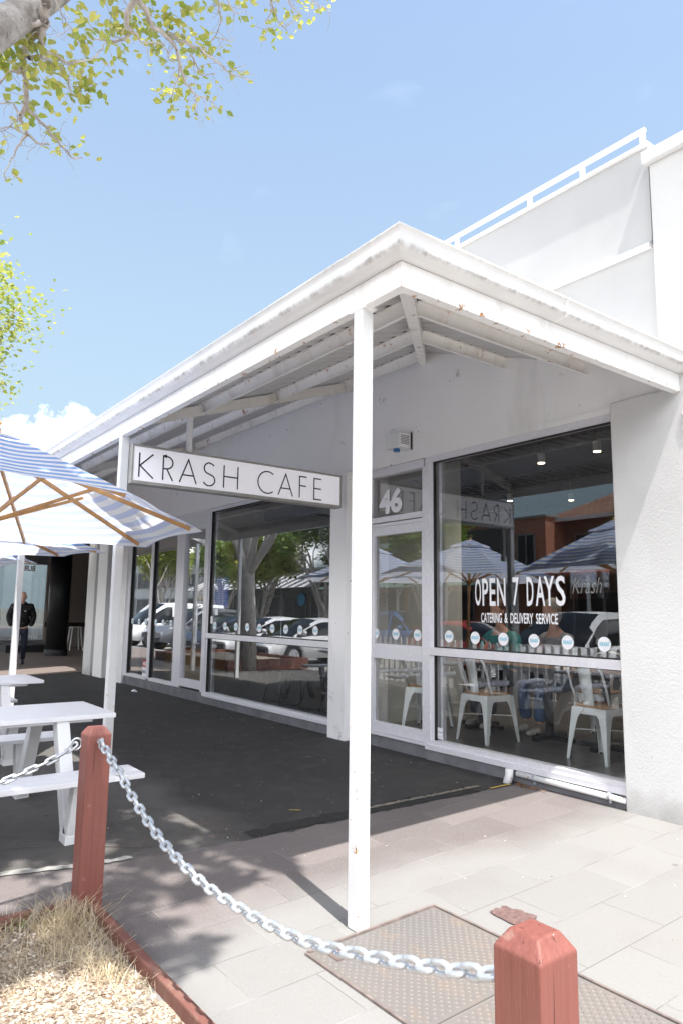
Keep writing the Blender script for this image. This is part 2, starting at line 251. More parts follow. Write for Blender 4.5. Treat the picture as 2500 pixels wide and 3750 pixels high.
# ---------------- mesh helpers ----------------
class MB:
    def __init__(s): s.v=[]; s.f=[]; s.mi=[]; s.uv=None; s.cm=0
    def add(s,vs,fs,mi=None):
        o=len(s.v); s.v+= [tuple(x) for x in vs]; s.f+=[tuple(i+o for i in f) for f in fs]; s.mi+=[s.cm if mi is None else mi]*len(fs); return s
    def box(s,x0,x1,y0,y1,z0,z1,mi=None):
        v=[(x,y,z) for z in (z0,z1) for y in (y0,y1) for x in (x0,x1)]
        return s.add(v,[(0,2,3,1),(4,5,7,6),(0,1,5,4),(2,6,7,3),(0,4,6,2),(1,3,7,5)],mi)
    def bar(s,a,b,w,h,up=(0,0,1),mi=None):
        a=Vector(a); b=Vector(b); d=(b-a).normalized(); u=Vector(up); sd=d.cross(u)
        if sd.length<1e-4: sd=d.cross(Vector((0,1,0)))
        sd.normalize(); u=sd.cross(d).normalized()
        v=[p+sd*(w/2*i)+u*(h/2*j) for p in (a,b) for j in (-1,1) for i in (-1,1)]
        return s.add(v,[(0,1,3,2),(4,6,7,5),(0,4,5,1),(2,3,7,6),(0,2,6,4),(1,5,7,3)],mi)
    def tube(s,pts,r,n=8,cap=True,closed=False,mi=None):
        pts=[Vector(p) for p in pts]; N=len(pts); rr=r if isinstance(r,(list,tuple)) else [r]*N
        prev=None; rings=[]
        for i,p in enumerate(pts):
            if closed: d=(pts[(i+1)%N]-pts[i-1]).normalized()
            else: d=(pts[min(i+1,N-1)]-pts[max(i-1,0)]).normalized()
            if prev is None:
                a=Vector((0,0,1)) if abs(d.z)<.9 else Vector((1,0,0)); x=d.cross(a).normalized()
            else: x=(prev-d*prev.dot(d)); x=x.normalized() if x.length>1e-5 else d.orthogonal().normalized()
            y=d.cross(x); prev=x
            rings.append([p+(x*math.cos(t*2*math.pi/n)+y*math.sin(t*2*math.pi/n))*rr[i] for t in range(n)])
        vs=[q for R in rings for q in R]; fs=[]
        for i in range(N if closed else N-1):
            for k in range(n):
                a=i*n+k; b=i*n+(k+1)%n; c=((i+1)%N)*n+(k+1)%n; d_=((i+1)%N)*n+k; fs.append((a,b,c,d_))
        if cap and not closed: fs+= [tuple(range(n-1,-1,-1)),tuple((N-1)*n+k for k in range(n))]
        return s.add(vs,fs,mi)
    def cyl(s,x,y,z0,z1,r,n=24,r2=None,mi=None): return s.tube([(x,y,z0),(x,y,z1)],[r,r if r2 is None else r2],n,True,mi=mi)
    def disc(s,c,ax,ay,r,n=28,t=.002,mi=None):
        c=Vector(c); ax=Vector(ax); ay=Vector(ay); nz=ax.cross(ay).normalized()*t
        v=[c+ax*(r*math.cos(2*math.pi*k/n))+ay*(r*math.sin(2*math.pi*k/n)) for k in range(n)]; v2=[p-nz for p in v]
        return s.add(v+v2,[tuple(range(n)),tuple(range(2*n-1,n-1,-1))]+[(k,k+n,(k+1)%n+n,(k+1)%n) for k in range(n)],mi)
    def prism(s,poly,axis,a,b,mi=None):  # poly of 2D pts extruded along axis
        def P(u,v,w): return {'x':(w,u,v),'y':(u,w,v),'z':(u,v,w)}[axis]
        n=len(poly); v=[P(u,w,a) for u,w in poly]+[P(u,w,b) for u,w in poly]
        return s.add(v,[tuple(range(n-1,-1,-1)),tuple(range(n,2*n))]+[(k,(k+1)%n,(k+1)%n+n,k+n) for k in range(n)],mi)
    def sphere(s,c,r,n=12,m=8,mi=None):
        c=Vector(c); r=r if isinstance(r,(tuple,list)) else (r,r,r); vs=[]; 
        for j in range(m+1):
            for i in range(n):
                th=math.pi*j/m; ph=2*math.pi*i/n; vs.append(c+Vector((r[0]*math.sin(th)*math.cos(ph),r[1]*math.sin(th)*math.sin(ph),r[2]*math.cos(th))))
        return s.add(vs,[(j*n+i,(j+1)*n+i,(j+1)*n+(i+1)%n,j*n+(i+1)%n) for j in range(m) for i in range(n)],mi)
    def build(s,name,mats,parent=None,smooth=False,bevel=0,loc=None,rz=None):
        me=bpy.data.meshes.new(name); me.from_pydata(s.v,[],s.f)
        mats=mats if isinstance(mats,(list,tuple)) else [mats]
        for m in mats: me.materials.append(M[m] if isinstance(m,str) else m)
        if len(mats)>1:
            me.polygons.foreach_set('material_index',s.mi)
        if smooth: me.polygons.foreach_set('use_smooth',[True]*len(me.polygons))
        if s.uv:
            ul=me.uv_layers.new(name='UVMap')
            for lp in me.loops: ul.data[lp.index].uv=s.uv[lp.vertex_index]
        me.update(); ob=bpy.data.objects.new(name,me); S.collection.objects.link(ob)
        if parent: ob.parent=parent
        if loc: ob.location=loc
        if rz is not None: ob.rotation_euler=(0,0,rz)
        if bevel:
            md=ob.modifiers.new('bevel','BEVEL'); md.width=bevel; md.segments=2; md.limit_method='ANGLE'; md.angle_limit=.6; md.harden_normals=False
        return ob
def tag(o,label=None,cat=None,group=None,kind=None):
    if label: o['label']=label
    if cat: o['category']=cat
    if group: o['group']=group
    if kind: o['kind']=kind
    return o
def empty(name,loc=(0,0,0),rz=0,**k):
    o=bpy.data.objects.new(name,None); S.collection.objects.link(o); o.location=loc; o.rotation_euler=(0,0,rz); o.empty_display_size=.1; return tag(o,**k)
def copy_tree(o,parent=None,kids=None):
    c=o.copy(); S.collection.objects.link(c); c.parent=parent
    for ch in list(o.children): copy_tree(ch,c)
    return c
def struct(mb,name,mat,**k): return tag(mb.build(name,mat,**k),kind='structure')
def text_mb(txt,origin,ux,uz,width,height,weight=0,space=1.0,t=0.):
    cu=bpy.data.curves.new('t','FONT'); cu.body=txt; cu.size=1; cu.offset=weight; cu.space_character=space; cu.resolution_u=3
    ob=bpy.data.objects.new('t',cu); S.collection.objects.link(ob); dg=bpy.context.evaluated_depsgraph_get(); dg.update()
    me=bpy.data.meshes.new_from_object(ob.evaluated_get(dg)); bpy.data.objects.remove(ob)
    xs=[v.co.x for v in me.vertices]; ys=[v.co.y for v in me.vertices]; x0,x1,y0,y1=min(xs),max(xs),min(ys),max(ys)
    sx=width/(x1-x0); sy=(height/(y1-y0)) if height else sx
    o=Vector(origin); ux=Vector(ux); uz=Vector(uz); mb=MB()
    mb.add([o+ux*((v.co.x-x0)*sx)+uz*((v.co.y-y0)*sy) for v in me.vertices],[tuple(p.vertices) for p in me.polygons]); bpy.data.meshes.remove(me)
    return mb
# stroke letters on a 1-high box: lists of polylines
def arc(cx,cy,rx,ry,a0,a1,n=20): return [(cx+rx*math.cos(math.radians(a0+(a1-a0)*i/n)),cy+ry*math.sin(math.radians(a0+(a1-a0)*i/n))) for i in range(n+1)]
GL={'K':(.56,[[(0,0),(0,1)],[(.53,1),(.03,.48)],[(.03,.48),(.56,0)]]),
'R':(.42,[[(0,0),(0,1),(.14,1)]+arc(.14,.74,.27,.26,90,-90,16)+[(0,.48)],[(.16,.48),(.43,0)]]),
'A':(.72,[[(0,0),(.36,1),(.72,0)],[(.13,.33),(.59,.33)]]),
'S':(.46,[arc(.245,.74,.2,.24,38,90,6)+arc(.235,.755,.19,.245,90,235,14)+arc(.225,.25,.22,.25,52,-90,18)+arc(.235,.25,.225,.25,-90,-155,8)]),
'H':(.56,[[(0,0),(0,1)],[(.56,0),(.56,1)],[(0,.5),(.56,.5)]]),
'C':(.62,[arc(.5,.5,.5,.5,52,308,40)]),
'F':(.34,[[(0,0),(0,1),(.34,1)],[(0,.56),(.32,.56)]]),
'E':(.38,[[(.40,0),(0,0),(0,1),(.38,1)],[(0,.52),(.38,.52)]])}
def strokes(mb,polys,o,ux,uz,h,w,nrm,t=.003):
    # flat mitred strokes, one box per segment, built a hair proud of the face
    o=Vector(o);ux=Vector(ux);uz=Vector(uz);nrm=Vector(nrm)
    for pl in polys:
        P=[Vector(p)*h for p in pl]; n=len(P); L=[];R_=[]
        for i in range(n):
            d0=(P[i]-P[i-1]).normalized() if i else (P[1]-P[0]).normalized(); d1=(P[i+1]-P[i]).normalized() if i<n-1 else d0
            m=(d0+d1).normalized(); nn=Vector((-m.y,m.x)); k=1/max(.35,nn.dot(Vector((-d1.y,d1.x)))); L.append(P[i]+nn*w/2*k); R_.append(P[i]-nn*w/2*k)
        vs=[o+ux*p.x+uz*p.y+nrm*t for p in L+R_]
        mb.add(vs,[(i,i+1,n+i+1,n+i) for i in range(n-1)])
# ---------------- ground ----------------
def gz(y): return -.15-.03*(4.86-max(-1.2,min(4.86,y)))
def sheet(name,mat,polys,lift=0,**k):
    mb=MB()
    for p in polys: mb.add([(x,y,(gz(y) if z is None else z)+lift) for x,y,z in p],[tuple(range(len(p)))])
    return struct(mb,name,mat,**k)
XL=-60; XR=14; YF=-1.15; ZR=gz(YF)-.13
def ground():
    r=lambda x0,x1,y0,y1:[(x0,y0,None),(x1,y0,None),(x1,y1,None),(x0,y1,None)]
    M['road']=M['asphalt']
    mb=MB(); mb.add([(-900,-900,ZR-.02),(900,-900,ZR-.02),(900,900,ZR-.02),(-900,900,ZR-.02)],[(0,1,2,3)]); struct(mb,'ground',simple('far_ground',(.12,.12,.10),.9))
    mb=MB(); mb.add([(-120,-13.5,ZR),(60,-13.5,ZR),(60,YF,ZR),(-120,YF,ZR)],[(0,1,2,3)]); struct(mb,'road',simple('road_asphalt',(.28,.275,.265),.9,0,.2,3,.3,200))
    # asphalt footpath left of a wavy edge, granite pavers right of it
    mb=MB(); E=[(-4.56,YF),(-4.55,.6),(-4.49,1.05),(-4.34,1.4),(-4.19,2.2),(-4.15,2.5),(-4.08,3.4),(-3.97,4.66),(-3.9,4.89)]
    R0=random.Random(9); F=[]
    for (a,b) in zip(E,E[1:]):
        n_=max(1,int((b[1]-a[1])/.05)); F+=[(a[0]+(b[0]-a[0])*k/n_+(R0.gauss(0,.009) if k else 0)+.02*noise.noise(Vector((a[1]*3+k*.2,0,5))),a[1]+(b[1]-a[1])*k/n_) for k in range(n_)]
    E=F+[E[-1]]
    for (a,b) in zip(E,E[1:]):
        mb.add([(-16.03,a[1],gz(a[1])),(a[0],a[1],gz(a[1])),(b[0],b[1],gz(b[1])),(-16.03,b[1],gz(b[1]))],[(0,1,2,3)])
    struct(mb,'asphalt_footpath','asphalt')
    mb=MB()
    for (a,b) in zip(E,E[1:]):
        mb.add([(a[0],a[1],gz(a[1])),(XR,a[1],gz(a[1])),(XR,b[1],gz(b[1])),(b[0],b[1],gz(b[1]))],[(0,1,2,3)])
    struct(mb,'paved_footpath','pavers')
    # ground pushed in above the plain: neighbour forecourt
    mb=MB(); mb.add([(-60,YF,gz(YF)),(-16.03,YF,gz(YF)),(-16.03,4.86,gz(4.86)),(-60,4.86,gz(4.86))],[(0,1,2,3)]); mb.add([(-60,4.86,gz(4.86)),(-16.03,4.86,gz(4.86)),(-16.03,12,-.15),(-60,12,-.15)],[(0,1,2,3)])
    struct(mb,'forecourt_paving',paint('pinkish_forecourt_paving',(.17,.135,.12),dirt=(.06,.05,.05),amount=.7,bump=.2,rough=.8))
    # street kerb
    mb=MB(); mb.box(-60,XR,YF-.15,YF,ZR-.1,gz(YF)+.004); struct(mb,'street_kerb',simple('kerb_stone',(.3,.29,.28),.8),bevel=.01)
    mb=MB(); mb.box(-120,60,-13.8,-13.5,ZR-.1,ZR+.13); mb.box(-120,60,-16.2,-13.8,ZR-.1,ZR+.12); struct(mb,'far_footpath',simple('far_paving',(.42,.40,.38),.85))
    mb=MB()
    for x in range(-60,14,3): mb.add([(x,-6.2,ZR+.004),(x+.1,-6.2,ZR+.004),(x+.9,YF-.2,ZR+.004),(x+.8,YF-.2,ZR+.004)],[(0,1,2,3)])
    struct(mb,'bay_markings',simple('road_paint',(.7,.7,.68),.7))
    # worn pale line and patch strip where asphalt meets pavers
    mb=MB(); rnd=random.Random(3)
    def rag(pts,w,mat,name,lift):
        mb=MB(); L=[];R_=[]
        n=40
        for i in range(n+1):
            t=i/n*(len(pts)-1); k=min(int(t),len(pts)-2); f=t-k; x=pts[k][0]*(1-f)+pts[k+1][0]*f; y=pts[k][1]*(1-f)+pts[k+1][1]*f
            a=w*(.5+.5*rnd.random()); b=w*.25*rnd.random(); L.append((x-a,y,gz(y)+lift)); R_.append((x+b,y,gz(y)+lift))
        mb.add(L+R_,[(i,i+1,n+2+i,n+1+i) for i in range(n)]); struct(mb,name,mat)
    rag([(-4.2,2.45),(-4.12,3.4),(-4.02,4.4)],.16,simple('dark_patch_asphalt',(.022,.021,.02),.9,0,.3,20,.4,150),'asphalt_patch',.004)
    rag([(-4.19,3.3),(-4.08,4.5)],.05,simple('broken_concrete',(.19,.17,.14),.9,0,.5,30,.4,150),'concrete_edge',.008)
    rag([(-4.62,-.8),(-4.6,.6),(-4.48,1.1),(-4.36,1.42),(-4.3,1.7)],.075,simple('worn_white_line',(.34,.33,.31),.8,0,.25,30),'worn_line',.006)
    for (a,b,c,d) in ((-3.99,4.50,-3.975,4.72),(-4.52,2.94,-4.46,3.0)):
        mb=MB(); mb.add([(a,b,gz(b)+.012),(a+.025,b,gz(b)+.012),(c+.025,d,gz(d)+.012),(c,d,gz(d)+.012)],[(0,1,2,3)]); struct(mb,'yellow_mark',simple('yellow_line_paint',(.45,.33,.06),.8,0,.5,60))
    # red granite stain
    mb=MB(); n=34; rnd=random.Random(5); 
    mb.add([(-2.37,2.86,gz(2.86)+.007)]+[(lambda R_:(-2.37+.14*math.cos(a)*R_,2.86+.075*math.sin(a)*R_,gz(2.86+.075*math.sin(a)*R_)+.006))(1+.5*noise.noise(Vector((math.cos(a)*2.2,math.sin(a)*2.2,3)))) for a in [2*math.pi*i/n for i in range(n)]],[(0,1+i,1+(i+1)%n) for i in range(n)])
    struct(mb,'pavement_stain',simple('brick_red_stain',(.14,.085,.078),.9,0,.35,60))
ground()

# ---------------- the cafe building ----------------
D=4.86
bld=empty('cafe_building',(0,0,0)); tag(bld,'long white rendered single storey cafe with tall aluminium framed windows and parapet railing','building')
def cafe():
    W0=-13.27
    hd=MB(); hd.box(-16.4,-2.6,D,D+.25,4.03,4.84); hd.build('upper_wall','upper',bld); hd=MB(); hd.prism([(-2.565,3.06),(-2.565,4.03),(-16.4,4.03),(-16.4,3.945),(-5.12,3.945)],'y',D+.001,D+.25); hd.build('upper_wall','upper',bld); hd=MB(); hd.prism([(-16.4,2.84),(-2.565,2.84),(-2.565,3.06),(-5.12,3.945),(-16.4,3.945)],'y',D+.001,D+.25); hd.build('lower_wall','render',bld)  # wall split at the roof line: darkened paint in sun, brighter in shade
    tr=MB(); tr.box(-13.32,-2.98,D-.012,D+.2,2.795,2.84); tr.build('lintel_edge','render',bld)
    mb=MB(); mb.prism([(D+.0,4.0),(D-.045,4.0),(D-.05,4.025),(D-.02,4.05),(D,4.06)],'x',-16.4,-2.6); mb.build('moulding','render',bld)
    mb=MB(); mb.box(-16.4,-2.58,D-.03,D+.28,4.84,4.87); mb.build('parapet_cap','steelw',bld,bevel=.004)
    # stucco block on the right, full height, plus the pier under the eave
    mb=MB(); mb.prism([(-2.978,-.5),(4.2,-.5),(4.2,4.64),(-2.565,4.64),(-2.565,2.86),(-2.978,2.86)],'y',D-.055,D+8)
    mb.build('right_wall','stucco',bld,bevel=.008)
    mb=MB(); mb.box(-2.60,4.3,D-.105,D+8.05,4.64,4.74); mb.build('cornice','stucco',bld,bevel=.006)
    mb=MB(); mb.box(-2.42,-2.30,D-.062,D-.05,2.50,2.66); mb.box(-2.41,-2.31,D-.066,D-.05,2.622,2.652); mb.build('painted_vent_plate','stucco',bld,bevel=.003)
    mb=MB(); mb.box(-2.570,-2.5665,D-.0562,D-.03,4.06,4.63); mb.build('wall_crack','alud',bld)
    # middle pilaster and end pilaster
    mb=MB(); mb.box(-6.586,-6.27,D-.09,D+.3,-.5,2.83); mb.box(-6.27,-6.0,D+.01,D+.3,-.5,2.83); mb.build('pilaster','render',bld,bevel=.008)
    mb=MB(); mb.box(-14.02,-13.27,D-.04,D+.3,-.5,2.84); mb.build('pilaster','render',bld,bevel=.008)
    # plinth
    mb=MB(); mb.box(-6.0,-5.08,D+.015,D+.25,-.5,-.03); mb.box(-5.08,-2.98,D-.005,D+.25,-.5,-.055); mb.build('plinth','plinth',bld,bevel=.004)
    mb=MB(); mb.box(-9.87,-6.58,D-.005,D+.25,-.5,-.04); mb.box(-13.27,-9.87,D-.0,D+.25,-.5,-.0); mb.build('plinth','plinth',bld,bevel=.004)
    # rooms
    mb=MB(); mb.box(-13.9,-3.0,D+.25,D+8,-.4,-.012); mb.build('interior_floor','floor',bld)
    mb=MB(); mb.box(-13.9,-3.0,D+.25,D+8,3.55,3.65)
    for i in range(60): x=-13.9+i*.18; mb.box(x,x+.09,D+.26,D+7.9,3.53,3.55)
    for y in (6.1,8.2,10.4): mb.box(-13.9,-3.02,y,y+.14,3.28,3.53)
    mb.build('interior_ceiling','blk',bld)
    mb=MB(); mb.box(-13.9,-3.0,D+8,D+8.2,-.4,3.6); mb.build('back_wall',simple('dark_back_wall',(.05,.048,.05),.8),bld)
    mb=MB(); mb.box(-6.42,-6.27,D+.3,D+1.76,-.012,3.5); mb.box(-6.27,-6.25,D+.3,D+1.76,-.012,.14); mb.build('room_divider','iw',bld)
    mb=MB(); mb.box(-14.1,-13.9,D+.25,D+8.1,-.4,3.6); mb.build('left_side_wall','iw',bld)
    mb=MB(); mb.box(-16.4,4.2,D+.3,D+8.2,4.3,4.4); mb.build('roof',simple('roof_sheet',(.3,.3,.31),.6),bld)
    mb=MB(); mb.box(-13.9,-2.6,D+.25,D+.5,2.84,3.55); mb.build('inner_lintel','blk',bld)
    # end bay: door recess and outer pier
    mb=MB(); mb.box(-14.45,-14.02,D+.1,D+.3,-.5,2.84); mb.build('dark_side_door',slats('dark_brown_door',(.05,.04,.042),(.07,.055,.055),.06,0,.15),bld)
    mb=MB(); mb.box(-15.0,-14.45,D-.02,D+.3,-.5,2.84); mb.build('pilaster','render',bld,bevel=.006)
    mb=MB(); mb.box(-15.12,-15.0,D+.06,D+.3,-.5,2.84); mb.build('downpipe_chase',simple('worn_grey_metal',(.34,.35,.37),.6,0,.35,30),bld)
    mb=MB(); mb.box(-15.62,-15.12,D-.04,D+.9,-.5,2.84); mb.build('pilaster','stucco',bld,bevel=.01)
    mb=MB(); mb.box(-16.4,-15.62,D+.7,D+.9,-.4,4.84); mb.build('end_wall','render',bld)
    # railing
    rl=MB(); rl.bar((-16.3,D+.06,5.035),(-2.64,D+.06,5.035),.034,.034,mi=0); rail=rl.build('parapet_railing','steelw',bld,bevel=.003)
    xs=[-2.665,-3.21,-3.76,-4.67]+[-5.6-.95*i for i in range(11)]
    for x in xs:
        p=MB(); p.box(x-.017,x+.017,D+.043,D+.077,4.84,5.018); p.build('post','steelw',rail)
cafe()
FY=D+.0   # frame front
def window(parts_mb): pass
def frame_bar(mb,x0,x1,z0,z1,d=0.0,dep=.10): mb.box(x0,x1,FY+d,FY+dep,z0,z1)
def pane(x0,x1,z0,z1,parent,y=D+.045,name='pane'):
    mb=MB(); mb.box(x0,x1,y,y+.006,z0,z1); return mb.build(name,'glass',parent)
def sticker(x,z,parent,y=D+.042,r=.056):
    mb=MB(); mb.disc((x,y,z),(1,0,0),(0,0,1),r,28,.0008,0)
    t=text_mb('KRASH',(x-.040,y-.0016,z-.014),(1,0,0),(0,0,1),.080,.030,weight=.04); mb.cm=1; mb.add(t.v,t.f)
    mb.cm=1; mb.box(x+.036,x+.044,y-.002,y-.0012,z+.016,z+.024)
    return mb.build('sticker',['vinyl','cyan'],parent)
def right_window():
    fr=MB(); x0,x1=-5.08,-2.98
    frame_bar(fr,x0,x0+.055,-.03,2.795,-.006); frame_bar(fr,x0+.055,x0+.095,-.0,2.755,.01)
    frame_bar(fr,x0+.0555,x1,2.735,2.794,-.004)
    frame_bar(fr,x0+.0555,x1,.832,.905,-.012); frame_bar(fr,x0+.0555,x1,.862,.8625,-.0135)
    frame_bar(fr,x0+.0,x1,-.052,-.005,-.025); frame_bar(fr,x0+.0555,x1,-.005,.035,-.008)
    w=fr.build('window','alu',bld,bevel=.002)
    g=MB(); g.box(x0+.095,x0+.10,FY+.012,FY+.05,.035,2.735); g.box(x0+.095,x1,FY+.012,FY+.05,2.727,2.735); g.box(x0+.095,x1,FY+.012,FY+.05,.905,.915); g.box(x0+.095,x1,FY+.012,FY+.05,.824,.832); g.build('gasket','rubber',w)
    m=MB(); m.box(x0+.13,x0+.165,FY+.06,FY+.1,.035,2.73); m.build('inner_frame','alu',w)
    pane(x0+.1,x1,.905,2.73,w); pane(x0+.1,x1,.035,.832,w)
    for i in range(6): sticker(-4.815+.33*i,1.015,w)
    def L(t,x,z,wd,h,wt=0,sp=1): text_mb(t,(x,D+.041,z),(1,0,0),(0,0,1),wd,h,wt,sp).build('lettering','vinyl',w)
    for g_,a_,b_ in (('O',-4.476,-4.405),('P',-4.388,-4.318),('E',-4.302,-4.234),('N',-4.215,-4.119),('7',-4.040,-3.970),('D',-3.888,-3.817),('A',-3.795,-3.700),('Y',-3.708,-3.605),('S',-3.592,-3.500)): L(g_,a_,1.305,b_-a_,.247,.014)
    x_=-4.407
    for wd_,a_,b_ in (('CATERING',-4.407,-4.165),('&',-4.137,-4.100),('DELIVERY',-4.070,-3.826),('SERVICE',-3.798,-3.580)):
        q=text_mb(wd_,(a_,D+.041,1.155),(1,0,0),(0,0,1),b_-a_,.088,.016); q.build('lettering','vinyl',w)
    lb=MB(); lb.cm=0; lb.box(-4.975,-4.905,D+.041,D+.0416,.055,.155); lb.cm=1; lb.box(-4.975,-4.905,D+.0404,D+.041,.112,.116)
    t=text_mb('9397 7413',(-4.967,D+.0403,.066),(1,0,0),(0,0,1),.054,.012); lb.add(t.v,t.f); t=text_mb('AUTOGLASS',(-4.96,D+.0403,.128),(1,0,0),(0,0,1),.04,.009)
    lb.build('label_sticker',['vinyl','black'],w)
right_window()
def door_bay():
    fr=MB(); x0,x1=-6.0,-5.08
    frame_bar(fr,x0,x1-.03,2.705,2.79,-.001); frame_bar(fr,x1-.055,x1-.001,-.0,2.705,.003); frame_bar(fr,x0,x0+.05,-.0,2.705,.003)
    frame_bar(fr,x0+.05,x1-.055,2.195,2.255,-.001); frame_bar(fr,x0+.05,x1-.055,2.15,2.185,.008); frame_bar(fr,x0,x1,-.03,-.004,-.012)
    w=fr.build('window','alu',bld,bevel=.002); pane(x0+.05,x1-.055,2.255,2.705,w)
    text_mb('46',(-5.855,D+.041,2.285),(1,0,0),(0,0,1),.375,.275,.045,1.0).build('street_number','vinyl',w)
    dl=MB(); frame_bar(dl,x0+.052,x0+.10,.0,2.148,.012,.07); frame_bar(dl,x1-.075,x1-.057,.0,2.148,.012,.07); frame_bar(dl,x0+.10,x1-.075,2.055,2.148,.012,.07); frame_bar(dl,x0+.10,x1-.075,.755,.905,.009,.07); frame_bar(dl,x0+.10,x1-.075,.0,.102,.012,.07)
    for k in range(5): frame_bar(dl,x0+.10,x1-.075,.775+k*.026,.780+k*.026,.0075,.03)
    d=dl.build('door','alu',bld,bevel=.0015); pane(x0+.10,x1-.075,.905,2.055,d); pane(x0+.10,x1-.075,.102,.755,d)
    for x in (-5.905,-5.579,-5.252): sticker(x,1.013,d)
door_bay()
def left_bay():
    fr=MB(); x0,x1=-9.87,-6.58
    frame_bar(fr,-9.93,-9.87,-.04,2.79,-.010); frame_bar(fr,-9.87,-9.83,-.01,2.74,.012)
    frame_bar(fr,x0,x1,2.74,2.79,-.004); frame_bar(fr,x0,x1,.815,.888,-.012); frame_bar(fr,x0,x1,-.045,-.01,-.022); frame_bar(fr,x0,x1,-.01,.02,-.006)
    w=fr.build('window','alu',bld,bevel=.002)
    g=MB(); g.box(-9.83,-9.822,FY+.012,FY+.05,.02,2.74); g.box(-9.83,x1,FY+.012,FY+.05,2.732,2.74); g.box(-9.83,x1,FY+.012,FY+.05,.888,.897); g.box(-9.83,x1,FY+.012,FY+.05,.806,.815); g.build('gasket','rubber',w)
    m=MB(); m.box(-9.77,-9.73,FY+.06,FY+.1,.02,2.74); m.build('inner_frame','alu',w)
    pane(-9.825,x1,.888,2.735,w); pane(-9.825,x1,.02,.815,w)
    for i in range(9): sticker(-9.67+.3295*i,1.004,w)
    # blue menu, small cards, poster with printed lines
    mb=MB(); mb.cm=0; mb.box(-9.73,-9.30,D+.056,D+.058,1.27,1.72)
    mb.cm=1
    for c in range(2):
        for r in range(14): mb.box(-9.71+c*.22,-9.71+c*.22+.10+.05*random.random(),D+.0555,D+.056,1.30+r*.026,1.307+r*.026)
    mb.box(-9.60,-9.45,D+.0555,D+.056,1.685,1.70)
    mb.build('menu_poster',[simple('menu_blue',(.05,.15,.52),.4),'vinyl'],w)
    mb=MB(); mb.box(-9.66,-9.57,D+.036,D+.041,1.16,1.25); mb.build('card','vinyl',w); mb=MB(); mb.box(-9.80,-9.73,D+.036,D+.041,1.03,1.14); mb.build('card','vinyl',w)
    for r,t in enumerate(['SPECIALS BOARD','ACAI BOWL','WAFFLES SCOOPED ON','TOAST','TOASTED BELGIAN','WAFFLES','THE KEBAB CHICKENS','MEXICAN BURRITO','BOWL','CHEESE STEAK','CAJUN CHIPS']):
        q=text_mb(t,(-9.02,D+.5,2.02-r*.085),(1,0,0),(0,0,1),.035*len(t)*1.1,.035); q.build('menu_line','black',w)
    # door with head panel
    d=MB(); frame_bar(d,-10.87,-10.76,.0,2.60,.0,.07); frame_bar(d,-10.02,-9.94,.0,2.60,.004,.07); frame_bar(d,-10.76,-10.02,.03,.15,.004,.07); frame_bar(d,-10.76,-10.02,2.50,2.60,.004,.07)
    dr=d.build('door','alu',bld,bevel=.002); pane(-10.76,-10.02,.15,2.50,dr)
    h=MB(); h.tube([(-10.05,D-.02,.72),(-10.05,D-.07,.74),(-10.05,D-.07,1.28),(-10.05,D-.02,1.30)],.014,8); h.build('handle','alu',dr,smooth=True)
    for r,(a,b) in enumerate([('MON TO FRI','6AM TO 3PM'),('SAT','7AM TO 3PM'),('SUN','8AM TO 3PM')]):
        for t,x,wd in ((a,-10.58,.022*len(a)),(b,-10.26,.22)):
            q=text_mb(t,(x,D+.041,1.80-r*.155),(1,0,0),(0,0,1),wd,.095,.01); q.build('opening_hours','vinyl',dr)
    mb=MB(); mb.cm=0; mb.box(-10.42,-10.14,D+.09,D+.10,1.30,1.62); q=text_mb('OPEN',(-10.36,D+.0885,1.44),(1,0,0),(0,0,1),.18,.06,.0); mb.cm=1; mb.add(q.v,q.f); mb.cm=2; mb.box(-10.44,-10.18,D+.088,D+.089,1.32,1.37)
    mb.build('open_sign',[simple('kraft_board',(.45,.27,.10),.7),'black','vinyl'],dr)
    hd=MB(); frame_bar(hd,-13.27,-9.93,2.60,2.72,.012); frame_bar(hd,-13.27,-9.93,2.72,2.795,.0); hd.build('head_panel','alu',bld,bevel=.002)
    fr=MB()
    frame_bar(fr,-13.27,-13.13,0,2.6,.0); frame_bar(fr,-12.17,-12.05,.03,2.6,.0); frame_bar(fr,-11.06,-10.875,.0,2.6,.0); frame_bar(fr,-13.13,-12.17,0,.05,.0); frame_bar(fr,-12.05,-11.06,0,.05,.0)
    w=fr.build('window','alu',bld,bevel=.002); 
    m=MB(); m.box(-12.05,-12.03,FY+.01,FY+.05,.05,2.6); m.box(-13.13,-13.11,FY+.01,FY+.05,.05,2.6); m.build('gasket','rubber',w)
    pane(-13.11,-12.17,.05,2.6,w); pane(-12.03,-11.06,.05,2.6,w)
    for x in (-13.04,-12.715,-12.395,-11.93,-11.605,-11.28): sticker(x,1.006,w)
    mb=MB(); mb.cm=0; mb.box(-12.42,-12.2,D+.036,D+.041,.055,.21); mb.cm=1; mb.box(-12.42,-12.2,D+.035,D+.036,.21,.33)
    q=text_mb('NO',(-12.39,D+.0345,.235),(1,0,0),(0,0,1),.15,.07,.04); mb.cm=0; mb.add(q.v,q.f); q=text_mb('SMOKING',(-12.40,D+.0345,.10),(1,0,0),(0,0,1),.18,.055,.03); mb.cm=2; mb.add(q.v,q.f)
    mb.build('smoking_notice',['vinyl',simple('notice_red',(.5,.03,.04),.5),'black'],w)
left_bay()
